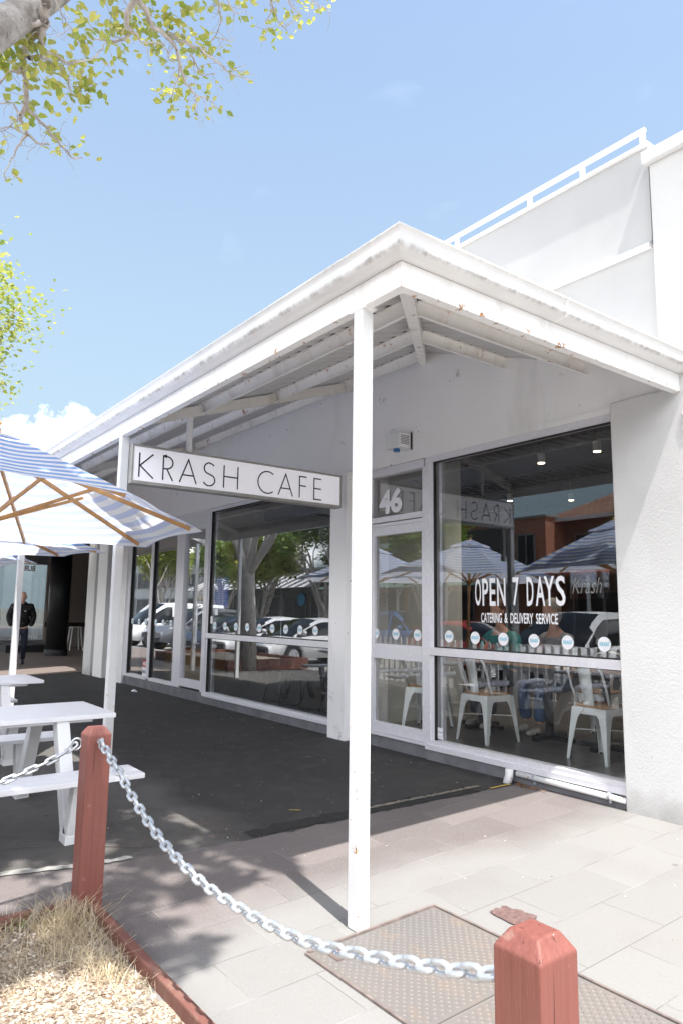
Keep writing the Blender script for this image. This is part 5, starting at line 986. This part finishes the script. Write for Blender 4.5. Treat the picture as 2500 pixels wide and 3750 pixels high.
def near_tree():
    t=empty('overhanging_tree',(-2.95,-1.0,-.28)); tag(t,'pale barked street tree with yellow green spring leaves hanging into the top left corner','tree'); off=Vector((2.95,1.0,.28)); rnd=random.Random(11)
    tr=MB(); q=[Vector(p)+off for p in BR[0][0]]
    base=[Vector((0,0,0)),Vector((.02,.02,.9)),Vector((0,.05,1.9)),Vector((-.02,.35,2.8)),Vector((0,.8,3.3))]
    tr.tube(base+q,[.16,.13,.12,.10,.085]+[.078-.03*i/7 for i in range(8)],14)
    tr.build('trunk','bark',t,smooth=True)
    m=MB(); lv=MB(); 
    def twigs(P,n,L,r):
        for k in range(n):
            i=rnd.randrange(1,len(P)); a=P[i-1].lerp(P[i],rnd.random()); d=Vector((rnd.uniform(-1,1),rnd.uniform(-1,1),rnd.uniform(-.9,.4))).normalized(); pts=[a]; l=L*rnd.uniform(.4,1.2)
            for s_ in range(4): d=(d+Vector((rnd.uniform(-.5,.5),rnd.uniform(-.5,.5),rnd.uniform(-.5,.3)))).normalized(); pts.append(pts[-1]+d*l/4)
            m.tube(pts,[r,r*.8,r*.7,r*.5,r*.4],4,False)
            for j in range(1,5):
                if rnd.random()<.5: e=Vector((rnd.uniform(-1,1),rnd.uniform(-1,1),rnd.uniform(-1,.6))).normalized()*l*.2; m.tube([pts[j],pts[j]+e],[r*.5,r*.3],3,False)
    for (pp,r0,r1) in BR[1:]:
        P=[Vector(p)+off for p in pp]; n=len(P)
        # wobble
        Q=[P[0]]
        for a,b in zip(P,P[1:]): Q+= [a.lerp(b,.5)+Vector((rnd.uniform(-1,1),rnd.uniform(-1,1),rnd.uniform(-1,1)))*.010,b]
        m.tube(Q,[r0+(r1-r0)*(i/(len(Q)-1))**.7 for i in range(len(Q))],6,False)
        L=sum((b-a).length for a,b in zip(P,P[1:])); twigs(P,int(L*22),.16,.0017)
    for (x,y,z,r,n) in LC:
        c=Vector((x,y,z))+off
        for k in range(int(n*1.15)):
            p=c+Vector((rnd.gauss(0,1),rnd.gauss(0,1),rnd.gauss(0,1)))*r*.42; leafquad(lv,p,rnd.uniform(.030,.056),rnd,.9)
            if rnd.random()<.35: m.tube([p,c+(p-c)*.2],[.001,.0014],3,False)
    # upper crown, above the view, throws the dappled shade
    def crown(c,r,n,sz):
        c=Vector(c)+off
        for k in range(n):
            d=Vector((rnd.gauss(0,1),rnd.gauss(0,1),rnd.gauss(0,1))).normalized()*r*rnd.random()**.4; d.z*=.55; leafquad(lv,c+d,sz*rnd.uniform(.7,1.3),rnd,.8)
    inv=S.camera.matrix_world.inverted(); fl=2572.289/1875
    made=0
    for k in range(1500):
        X=rnd.uniform(-6.6,-2.9); Y=rnd.uniform(-.3,2.35); 
        if X>-3.5 and Y>1.7: continue
        z=rnd.uniform(6.0,9.0); x=X+.44*(z+.2); y=Y-.072*(z+.2); r=rnd.uniform(.07,.24)
        v=inv@Vector((x,y,z)); 
        if v.z<0:
            px,py=v.x/-v.z*fl,v.y/-v.z*fl; mg=r/-v.z*fl+.03
            if abs(px)<.667+mg and py<1+mg: continue
        crown((x,y,z),r,int(rnd.uniform(22,60)*r/.15),.10); made+=1
        a=Vector((x,y,z))+off; b=Vector((-2.97,.84,4.23))+off; mid=a.lerp(b,.5)+Vector((0,-.2,.8)); 
        if made%6==0: m.tube([b,mid,a],[.035,.02,.01],5,False)
        if made>190: break
    m.build('branches','twig',t,smooth=True); lv.build('crown','leafA',t)
near_tree()
def grow_tree(name,loc,hgt,cr,mat,label,seed,leaf=.10,nl=9000,trunkh=2.2,group=None,flat=1.0,tr=.17):
    rnd=random.Random(seed); t=empty(name,loc); tag(t,label,'tree',group); m=MB(); lv=MB(); tips=[]
    def br(p,d,L,r,dep):
        pts=[p]; 
        for s_ in range(4): d=(d+Vector((rnd.uniform(-.3,.3),rnd.uniform(-.3,.3),rnd.uniform(-.1,.25)))).normalized(); pts.append(pts[-1]+d*L/4)
        m.tube(pts,[r*(1-.12*i) for i in range(5)],7 if dep<2 else 4,False)
        if dep>=3: tips.append((pts[-1],L)); tips.append((pts[2],L)); return
        for k in range(rnd.choice((3,4)) if dep<2 else 3):
            a=rnd.uniform(0,6.28); sp=rnd.uniform(.5,1.0); nd=(d*.7+Vector((math.cos(a)*sp,math.sin(a)*sp,rnd.uniform(.0,.5)))).normalized(); br(pts[rnd.choice((2,3,4))],nd,L*rnd.uniform(.6,.8),r*.52,dep+1)
    m2=MB(); m2.tube([(0,0,-.1),(.03,.02,trunkh*.5),(.0,.06,trunkh)],[tr*1.25,tr,tr*.85],10); 
    for k in range(5):
        a=k*1.26+rnd.random(); br(Vector((0,.06,trunkh-.1)),Vector((math.cos(a)*.7,math.sin(a)*.7,rnd.uniform(.6,1.2))).normalized(),(hgt-trunkh)*.36,tr*.5,1)
    br(Vector((0,.06,trunkh-.1)),Vector((0,0,1)),(hgt-trunkh)*.42,tr*.7,1)
    zs_=[q[0].z for q in tips]; zm=max(zs_); xm=max(math.hypot(q[0].x,q[0].y) for q in tips); fz=(hgt-trunkh)/(zm-trunkh); fx=cr/xm
    sc=lambda v:(v[0]*(1+(fx-1)*min(1,max(0,(v[2]-trunkh)/1.))),v[1]*(1+(fx-1)*min(1,max(0,(v[2]-trunkh)/1.))),v[2] if v[2]<trunkh else trunkh+(v[2]-trunkh)*fz)
    m.v=[sc(v) for v in m.v]; m2.build('trunk','bark',t,smooth=True); m.build('branches','twig',t,smooth=True)
    per=max(4,int(nl/len(tips)))
    for (p,L) in tips:
        p=Vector(sc(p)); r=rnd.uniform(.28,.6)*cr/3
        for k in range(int(per*rnd.uniform(.4,1.6))): leafquad(lv,p+Vector((rnd.gauss(0,1),rnd.gauss(0,1),rnd.gauss(0,.7)))*r*.6,leaf*rnd.uniform(.7,1.3),rnd,.7)
    lv.build('crown',mat,t); return t
grow_tree('street_tree',(-16.0,.75,-.28),8.6,3.55,'leafB','leafy yellow green street tree filling the left edge above the parasols',21,leaf=.11,nl=24000,trunkh=2.5,tr=.2)
for i,(x,y,h,r,mt,l) in enumerate([(-21,-10.5,7.4,2.6,'leafC','street tree reflected in the glass door numbered 46'),(-26.5,-9.4,7.6,3.0,'leafC','broad street tree across the road reflected at the right of the left window'),(-31.8,-9.0,7.2,3.0,'leafB','paler street tree reflected in the middle of the left window'),(-37.5,-9.6,7.8,3.2,'leafC','dark street tree reflected beside the glass cafe door'),(-45,-9.2,8.2,3.4,'leafB','yellow green street tree reflected in the leftmost cafe panes'),(-8.8,-6.7,6.2,1.6,'leafC','small street tree reflected beside the white pier')]):
    grow_tree('street_tree',(x,y,ZR+.1),h,r,mt,l,30+i,leaf=.20,nl=11000,trunkh=1.1,group='street trees reflected in the glass')
grow_tree('street_tree',(-38,4.0,-.2),7.5,3.0,'leafB','pale green tree far beyond the walking man',9,leaf=.2,nl=5000,trunkh=2.0)
# ---------------- across the street ----------------
def shopfront(b,x0,x1,y,zb,zt,n,wall):
    w=(x1-x0)/n
    for i in range(n):
        f=MB(); a=x0+i*w+.25; c=x0+(i+1)*w-.25; f.box(a,c,y,y+.06,zb,zb+.08); f.box(a,c,y,y+.06,zt-.08,zt); f.box(a,a+.08,y,y+.06,zb,zt); f.box(c-.08,c,y,y+.06,zb,zt); f.box((a+c)/2-.03,(a+c)/2+.03,y,y+.06,zb,zt); o=f.build('window','alud',b); g=MB(); g.box(a+.08,c-.08,y+.02,y+.03,zb+.08,zt-.08); g.build('pane','dark',o)
def street():
    Z=ZR+.12
    b=empty('brick_building',(-27.1,-16.2,Z)); tag(b,'orange brick two storey building with white sign boards across the road','building')
    m=MB(); m.box(-7,7.6,-9,0,0,5.9); m.build('wall',brick_mat('orange_brick',(.42,.15,.09),(.52,.22,.14),(.35,.25,.2)),b); m=MB(); m.box(-7.1,7.7,-9.1,.1,5.9,6.0); m.build('roof','alud',b)
    m=MB(); m.box(-6.5,5.2,.0,.12,4.2,5.6); m.build('rendered_band',simple('dark_fascia_band',(.10,.085,.08),.7),b)
    m=MB(); m.box(-5.8,-1.8,.12,.2,4.35,5.4); m.box(-1.2,.2,.12,.2,4.35,5.4); o=m.build('sign_board',simple('pale_sign_board',(.6,.62,.68),.5),b)
    q=text_mb('W',(-1.0,.21,4.45),(1,0,0),(0,0,1),.95,.8,.05); q.v=[(-.8-v[0],v[1],v[2]) for v in q.v]; q.build('lettering',simple('sign_red',(.5,.05,.03),.5),b)
    m=MB(); m.box(1.2,2.9,.12,.2,4.35,5.3); m.build('sign_board',simple('charcoal_sign',(.05,.05,.055),.5),b)
    shopfront(b,-6.8,3.6,.02,.2,2.7,4,'x'); shopfront(b,4.2,7.3,.02,3.6,5.2,2,'x')
    m=MB(); m.prism([(-0.,3.25),(2.4,2.75),(2.4,2.83),(0,3.35)],'x',-7,7.6); m.build('awning',slats('green_corrugated_awning',(.16,.27,.24),(.22,.33,.29),.15,0,.3),b)
    for x in (-6.6,-3.2,.2,3.6,7.2): m=MB(); m.box(x-.05,x+.05,2.2,2.3,0,2.8); m.bar((x,2.25,2.3),(x+.4,2.25,2.75),.06,.06,(0,1,0)); m.build('awning_post','steelw',b)
    h=empty('tiled_house',(-14.6,-17.6,Z)); tag(h,'brick house with hipped terracotta tile roof across the road','house')
    m=MB(); m.box(-5.2,5.5,-8,0,0,5.85); m.build('wall',brick_mat('brown_brick',(.19,.10,.07),(.26,.15,.10),(.25,.22,.2)),h)
    m=MB(); m.add([(-5.8,.6,5.85),(6.1,.6,5.85),(6.1,-8.6,5.85),(-5.8,-8.6,5.85),(-1.6,-4,8.3),(1.9,-4,8.3)],[(0,1,5,4),(1,2,5),(2,3,4,5),(3,0,4),(0,3,2,1)]); m.build('roof',tile_roof('terracotta_tiles',(.26,.12,.08),(.36,.20,.13)),h)
    m=MB(); m.box(-5.9,6.2,.6,.72,5.72,5.88); m.build('gutter','steelw',h); shopfront(h,-4.6,4.9,.02,3.9,5.2,3,'x'); shopfront(h,-4.6,4.9,.02,.3,2.6,3,'x')
    m=MB(); m.prism([(-0.,3.7),(4.0,3.05),(4.0,3.17),(0,3.82)],'x',-5.0,5.6); m.build('awning',slats('red_corrugated_awning',(.40,.14,.09),(.50,.20,.14),.15,0,.3),h)
    for x in (-4.6,-1.2,2.2,5.2): m=MB(); m.box(x-.05,x+.05,3.8,3.9,0,3.05); m.build('awning_post','steelw',h)
    s=empty('striped_awning_shop',(-43,-16.2,Z)); tag(s,'low shop with a grey and white striped awning and round blue sign across the road','shop')
    m=MB(); m.box(-8.6,8.6,-8,0,0,4.2); m.build('wall',simple('grey_shop_wall',(.16,.15,.15),.8),s); m=MB(); m.box(-8.7,8.7,-8.1,.1,4.2,4.35); m.build('roof','alud',s)
    m=MB(); m.prism([(0.,4.0),(2.6,2.9),(2.6,2.96),(0,4.1)],'x',-8.6,8.6); m.build('awning',slats('striped_awning',(.08,.08,.09),(.08,.08,.09),.5,0,.0),s)
    for i in range(17): m=MB(); m.prism([(0.,4.11),(2.6,2.97),(2.6,2.985),(0,4.125)],'x',-8.5+i,-8.0+i); m.build('awning_stripe','steelw',s)
    m=MB(); m.disc((4.2,.1,2.3),(1,0,0),(0,0,1),.42,24,.04); m.build('round_sign',simple('sign_blue',(.05,.35,.65),.5),s); shopfront(s,-8.2,8.2,.02,.2,2.6,5,'x')
    w=empty('pale_warehouse',(-65,-18,Z)); tag(w,'long pale two storey building far down the street','building'); m=MB(); m.box(-13,12,-8,0,0,6.5); m.build('wall',simple('pale_render',(.5,.5,.48),.8),w); shopfront(w,-12,11,.02,3.6,5.3,6,'x'); shopfront(w,-12,11,.02,.3,2.6,6,'x'); m=MB(); m.box(-13.2,12.2,-8.2,.2,6.5,6.7); m.build('roof','alud',w)
    k=empty('corner_shop',(4,-16.5,Z)); tag(k,'cream rendered shop at the right end of the street opposite','shop'); m=MB(); m.box(-7.5,12,-8,0,0,5); m.build('wall',simple('cream_render',(.42,.38,.32),.8),k); shopfront(k,-7,11,.02,.2,2.6,5,'x'); m=MB(); m.box(-7.7,12.2,-8.2,.2,5,5.2); m.build('roof','alud',k)
    # picket fence
    f=empty('picket_fence',(-10.3,-1.02,gz(-1.15))); tag(f,'low white picket fence along the street edge behind the tables','fence')
    m=MB(); m.box(-3.4,8.2,.02,.05,.22,.29); m.box(-3.4,8.2,.02,.05,.78,.85); m.build('rail','steelw',f)
    p0=None; n=62
    for i in range(n):
        x=-3.35+i*.187
        if p0 is None: m=MB(); m.prism([(-.034,.03),(.034,.03),(.034,.95),(.024,.99),(0,1.008),(-.024,.99),(-.034,.95)],'y',0,.019); p0=m.build('picket','steelw',f); o=p0
        else: o=p0.copy(); S.collection.objects.link(o); o.parent=f
        o.location=(x,0,0)
    for x in (-3.4,.4,4.2,8.2): m=MB(); m.box(x-.045,x+.045,.051,.14,0,1.03); m.build('post','steelw',f)
    # planter kerb and lamp
    p=empty('planter_box',(-18.2,.15,gz(.15))); tag(p,'red brown timber edged planter round the street tree','planter'); m=MB()
    m.box(-2.2,2.2,1.1,1.2,0,.28); m.box(-2.2,2.2,-1.2,-1.1,0,.28); m.box(-2.3,-2.2,-1.2,1.2,0,.28); m.box(2.2,2.3,-1.2,1.2,0,.28); m.build('edging','kerbred',p); m=MB(); m.box(-2.2,2.2,-1.1,1.1,0,.2); m.build('soil','gravel',p)
    l=empty('street_lamp',(-12.6,-14.2,Z)); tag(l,'slim grey steel street lamp across the road','street lamp'); m=MB(); m.cyl(0,0,0,6.2,.07,12); m.tube([(0,0,6.1),(0,.5,6.5),(0,1.3,6.6)],.05,8); m.build('pole','galv',l,smooth=True); m=MB(); m.box(-.14,.14,1.2,1.8,6.52,6.62); m.build('lamp_head','alud',l)
street()
def car(kind,col,loc,rz,label):
    c=empty({'hatch':'parked_car','van':'parked_van','suv':'parked_car','ute':'parked_ute'}[kind],loc,rz); tag(c,label,'van' if kind=='van' else 'ute' if kind=='ute' else 'car','vehicles parked along the street')
    # stations along x (front +): x, z_bottom, z_belt, half width ; cabin stations: x, z_roof, half top
    if kind=='van': B=[(-2.4,.35,1.05,.86),(-2.3,.28,1.08,.93),(0,.28,1.10,.95),(1.3,.28,1.10,.95),(2.1,.30,.98,.90),(2.45,.34,.72,.80)]; T=[(-2.38,1.08,.86),(-2.25,1.9,.80),(0,1.98,.82),(.9,1.93,.80),(1.45,1.55,.78),(2.05,1.02,.80)]
    elif kind=='suv': B=[(-2.3,.42,1.0,.84),(-2.2,.32,1.05,.92),(-1,.32,1.07,.95),(.8,.32,1.07,.95),(1.9,.34,1.0,.90),(2.3,.40,.75,.80)]; T=[(-2.28,1.04,.84),(-2.0,1.65,.72),(-.6,1.75,.75),(.3,1.72,.74),(.7,1.5,.76),(1.25,1.05,.82)]
    elif kind=='ute': B=[(-2.6,.45,1.0,.86),(-2.5,.38,1.02,.92),(-.6,.38,1.02,.94),(.9,.38,1.05,.94),(2.1,.38,1.0,.90),(2.5,.45,.8,.82)]; T=[(-.95,1.03,.86),(-.8,1.68,.70),(-.2,1.74,.72),(.4,1.70,.71),(.8,1.5,.74),(1.35,1.05,.82)]
    else: B=[(-2.15,.40,.85,.78),(-2.05,.26,.92,.88),(-1,.24,.94,.90),(.6,.24,.95,.90),(1.7,.25,.86,.87),(2.18,.32,.62,.72)]; T=[(-2.1,.90,.78),(-1.6,1.38,.62),(-.6,1.46,.66),(.15,1.43,.65),(.6,1.25,.68),(1.3,.93,.80)]
    paint_=NT('car_paint'); paint_.set('Base Color',(*col,1)); paint_.set('Roughness',.25); paint_.set('Coat Weight',.6)
    def interp(st,x,k):
        for a,b in zip(st,st[1:]):
            if a[0]<=x<=b[0]: f=(x-a[0])/(b[0]-a[0]); f=f*f*(3-2*f) if 0 else f; return a[k]+(b[k]-a[k])*f
        return st[0][k] if x<st[0][0] else st[-1][k]
    wx=(B[-1][0]-.85,B[0][0]+.80); wr=.33 if kind in('hatch',) else .37
    m=MB(); n=44; vs=[]; x0,x1=B[0][0],B[-1][0]
    for i in range(n+1):
        x=x0+(x1-x0)*i/n; zb=interp(B,x,1); zt=interp(B,x,2); w=interp(B,x,3); za=zb
        for q in wx:
            if abs(x-q)<wr+.05: za=max(za,wr+math.sqrt(max(0,(wr+.05)**2-(x-q)**2))*.95)
        za=min(za,zt-.12)
        for (y,z) in ((-w*.9,za),(-w*.99,za+.02),(-w,(za+zt)*.5+.05),(-w*.97,zt-.06),(-w*.90,zt),(0,zt+.03),(w*.90,zt),(w*.97,zt-.06),(w,(za+zt)*.5+.05),(w*.99,za+.02),(w*.9,za)): vs.append((x,y,z))
    k=11; m.add(vs,[(i*k+j,(i+1)*k+j,(i+1)*k+j+1,i*k+j+1) for i in range(n) for j in range(k-1)]+[tuple(range(k-1,-1,-1)),tuple(n*k+j for j in range(k))]); m.build('body',paint_.m,c,smooth=True)
    m=MB(); xs=[t[0] for t in T]; n=30; vs=[]
    for i in range(n+1):
        x=xs[0]+(xs[-1]-xs[0])*i/n; zr=interp(T,x,1); w=interp(T,x,2); wb=interp(B,x,3)*.93; zb=interp(B,x,2)-.03; zr=max(zr,zb+.02); f=(zr-zb)/.6; 
        for (y,z) in ((-wb,zb),(-(wb+(w-wb)*.85*min(1,f)),zb+(zr-zb)*.82),(-w*.9 if f>.6 else -wb*.95,zr),(0,zr+.03),(w*.9 if f>.6 else wb*.95,zr),((wb+(w-wb)*.85*min(1,f)),zb+(zr-zb)*.82),(wb,zb)): vs.append((x,y,z))
    k=7; fs=[(i*k+j,(i+1)*k+j,(i+1)*k+j+1,i*k+j+1) for i in range(n) for j in range(k-1)]; mi=[]
    for i in range(n):
        x=xs[0]+(xs[-1]-xs[0])*(i+.5)/n; steep=abs(interp(T,x+.05,1)-interp(T,x-.05,1))/.1>.35
        for j in range(k-1):
            roof=j in(1,2,3,4) and not (j in (1,4) and 0); pil=i in (0,n-1) or abs(x-(xs[0]+xs[-1])/2)<.05 or (kind=='van' and x<.5 and j in (0,5))
            mi.append(0 if (j in(2,3) and not steep) or j in (1,4) or (pil and j in(0,5)) else 1)
    m.add(vs,fs); m.mi=mi; gl=NT('car_glass'); gl.set('Base Color',(.01,.012,.014,1)); gl.set('Roughness',.05); m.build('cabin',[paint_.m,gl.m],c,smooth=True)
    w0=interp(B,0,3)
    for q in wx:
        for s in (-1,1):
            m=MB(); y=s*(w0-.13); m.tube([(q,y-.10,wr),(q,y-.09,wr),(q,y+.09,wr),(q,y+.10,wr)],[wr*.9,wr,wr,wr*.9],24); o=m.build('wheel','rubber',c,smooth=False)
            r=MB(); r.disc((q,y+s*.104,wr),(1,0,0),(0,0,1),wr*.62,20,.01); r.build('rim','galv',o)
    xf=B[-1][0]
    for s in (-1,1):
        m=MB(); m.sphere((xf-.18,s*.58,interp(B,xf-.15,2)-.12),(.20,.17,.065),12,8); m.build('headlight',simple('headlamp',(.5,.52,.55),.1,.3),c,smooth=True)
        m=MB(); m.sphere((T[-1][0]-.25,s*(interp(B,.6,3)+.10),interp(B,.6,2)+.08),(.07,.12,.08),10,6); m.build('mirror',paint_.m,c,smooth=True)
        m=MB(); m.box(B[0][0]-.01,B[0][0]+.12,s*.7-.1,s*.7+.1,.75,.9); m.build('tail_light',simple('tail_red',(.4,.02,.02),.2),c)
    m=MB(); m.box(xf-.10,xf+.02,-.55,.55,.38,.56); m.build('grille','black',c,bevel=.02)
    m=MB(); m.box(xf+.021,xf+.03,-.19,.19,.42,.53); m.build('number_plate','vinyl',c)
    return c
PI=math.pi
car('hatch',(.72,.72,.74),(-19.2,-3.3,ZR),PI/2-.12,'white hatchback parked nose in, reflected in the left window')
car('van',(.75,.75,.76),(-31.2,-3.9,ZR),PI/2-.1,'white van parked nose in farther along the street')
car('hatch',(.02,.03,.06),(-25.1,-3.6,ZR),PI/2-.1,'dark blue hatchback parked nose in between the van and the white hatchback')
car('suv',(.12,.13,.15),(-28.0,-3.7,ZR),PI/2-.1,'dark grey wagon parked beside the white van')
car('hatch',(.70,.70,.72),(-22.2,-3.5,ZR),PI/2-.1,'white hatchback parked beside the dark blue one')
car('suv',(.72,.73,.75),(-9.5,-3.9,ZR),PI/2-.1,'silver wagon with roof rails reflected at the right of the window')
car('hatch',(.38,.03,.02),(-13.9,-5.4,ZR),.05,'red hatchback in the road reflected behind the picket fence')
car('ute',(.05,.16,.42),(-21.0,-9.0,ZR),.05,'bright blue ute parked on the far side of the street')
car('suv',(.03,.035,.05),(-10.6,-10.6,ZR),PI+.04,'black wagon parked across the road below the green awning')
# ---------------- neighbour shops beyond the cafe ----------------
def neighbours():
    s=empty('donut_shop',(0,0,0)); tag(s,'shop with recessed entrance, thick black round column and brown wall panels beyond the cafe','shop')
    z=-.15
    m=MB(); m.cyl(-21.85,5.95,z+.12,3.2,.30,32); m.build('column',simple('black_column',(.018,.018,.02),.35,0,.1),s,smooth=True); m=MB(); m.cyl(-21.85,5.95,z-.05,z+.18,.325,32); m.build('column_base',simple('scuffed_black',(.035,.035,.04),.7,0,.5,12),s,smooth=True)
    pm=simple('taupe_wall_panel',(.36,.31,.27),.6)
    m=MB(); m.box(-26.6,-26.4,6.75,9.6,z,3.3); 
    for zz in (2.05,): m.box(-26.4,-26.39,6.75,9.6,zz,zz+.02)
    m.build('panel_wall',pm,s)
    m=MB(); m.box(-26.4,-26.385,6.75,9.6,.56,.72); m.build('sign_band',simple('brown_band',(.035,.022,.018),.5),s)
    for y in (7.05,8.9):
        t=text_mb('Daniel',(-26.375,y,.62),(0,1,0),(0,0,1),.42,.11,.0); t.v=[(v[0],v[1]+(v[2]-.62)*.25,v[2]) for v in t.v]; t.build('lettering','vinyl',s); t=text_mb('DONUTS',(-26.375,y+.1,.565),(0,1,0),(0,0,1),.28,.04,.0); t.build('lettering','vinyl',s)
    # glazed front to the left of the panels
    m=MB(); m.box(-26.6,-26.4,4.9,5.05,z,3.3); m.box(-26.55,-26.42,5.05,6.75,z,.12); m.box(-26.55,-26.42,5.05,6.75,2.75,3.3); m.build('window','alud',s); m=MB(); m.box(-26.5,-26.494,5.05,6.75,.12,2.75); m.build('pane',glass_mat('strong_reflecting_glass',.38),s)
    m=MB(); m.box(-26.4,-23.6,4.95,6.3,z,z+.22); m.build('step','blk',s)
    t=text_mb('BURY',(-26.41,6.3,2.5),(0,-1,0),(0,0,1),.5,.2,.02); t.build('lettering',simple('letter_red',(.5,.08,.06),.5),s)
    m=MB(); m.box(-26.6,-16.4,9.6,9.8,z,3.3); m.build('back_wall','dark',s)
    fr=MB(); 
    for x in (-20.4,-19.4,-18.2): fr.box(x,x+.08,8.2,8.3,z,3.0)
    fr.box(-20.4,-18.1,8.2,8.3,z,z+.12); fr.box(-20.4,-18.1,8.2,8.3,2.6,3.2); w=fr.build('door_frame',simple('blue_grey_frame',(.4,.5,.55),.4,.3),s); m=MB(); m.box(-20.3,-18.2,8.24,8.25,z+.12,2.6); m.build('pane','glass',w)
    m=MB(); m.box(-20.5,-20.4,5.2,8.3,z,3.2); m.build('glass_return',simple('blue_grey_dark',(.05,.06,.065),.3),s) if 0 else None
    m=MB(); m.box(-26.6,-16.4,4.95,9.8,3.3,3.4); m.build('ceiling','blk',s)
    m=MB(); m.box(-26.6,-16.4,4.86,5.0,3.0,4.6); m.build('fascia','render',s)
    st=MB(); 
    for i,(x,y) in enumerate(((-25.2,6.9),(-24.3,7.2))):
        c=empty('bar_stool',(x,y,z)); tag(c,['white metal bar stool by the taupe panels','white metal bar stool beside the black column'][i],'stool','white stools outside the donut shop')
        m=MB(); m.box(-.16,.16,-.16,.16,.74,.77); m.build('seat','steelw',c)
        for sx in (-1,1):
            for sy in (-1,1): m=MB(); m.bar((sx*.13,sy*.13,.74),(sx*.21,sy*.21,0),.03,.03); m.build('leg','steelw',c)
    # canopy over the next shops
    c=empty('neighbour_canopy',(0,0,0)); tag(c,'white verandah canopy over the footpath of the shops beyond the sunlit gap','canopy')
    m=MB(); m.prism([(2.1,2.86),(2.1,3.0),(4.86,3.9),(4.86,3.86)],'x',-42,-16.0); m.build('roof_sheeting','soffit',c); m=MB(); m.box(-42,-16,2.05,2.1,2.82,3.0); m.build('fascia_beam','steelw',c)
    for x in (-16.1,-20.5,-25,-30): m=MB(); m.box(x-.04,x+.04,2.16,2.24,gz(2.2),2.86); m.build('post','postw',c)
    # white corner shop at the far left
    w=empty('corner_takeaway',(0,0,0)); tag(w,'white rendered shop at the far left edge with a big reflecting window','shop')
    m=MB(); m.box(-30.2,-26.6,4.80,5.1,z-.1,4.6); m.box(-45,-30.2,4.86,5.1,2.7,4.6); m.box(-45,-30.2,4.86,5.1,z-.1,.5); m.build('wall','render',w); m=MB(); m.box(-45,-30.2,4.9,4.906,.5,2.7); m.build('pane',glass_mat('reflecting_shop_glass',.38),w); m=MB(); m.box(-45,-30.2,4.88,4.94,1.02,1.09); m.box(-45,-30.2,4.87,4.95,.48,.55); m.build('window_frame','alu',w)
    m=MB(); m.box(-34.5,-30.3,4.885,4.9,2.25,2.65); m.build('sign_band',simple('grey_band',(.25,.25,.26),.5),w); t=text_mb('FOOD',(-33.2,4.88,2.34),(1,0,0),(0,0,1),1.6,.24,.02); t.build('lettering','vinyl',w)
    m=MB(); m.box(-45,-26.6,5.1,13,z,.0); m.box(-45,-26.6,5.1,13,4.4,4.6); m.box(-45,-26.6,12.8,13,0,4.5); m.build('interior_shell','dark',w)
    l=empty('wall_lamp',(-28.6,4.8,2.35)); tag(l,'small black wall lamp on the white corner shop','wall lamp'); m=MB(); m.box(-.06,.06,-.16,0,-.14,.14); m.box(-.03,.03,-.05,.0,.14,.2); m.build('housing','blk',l,bevel=.01)
neighbours()
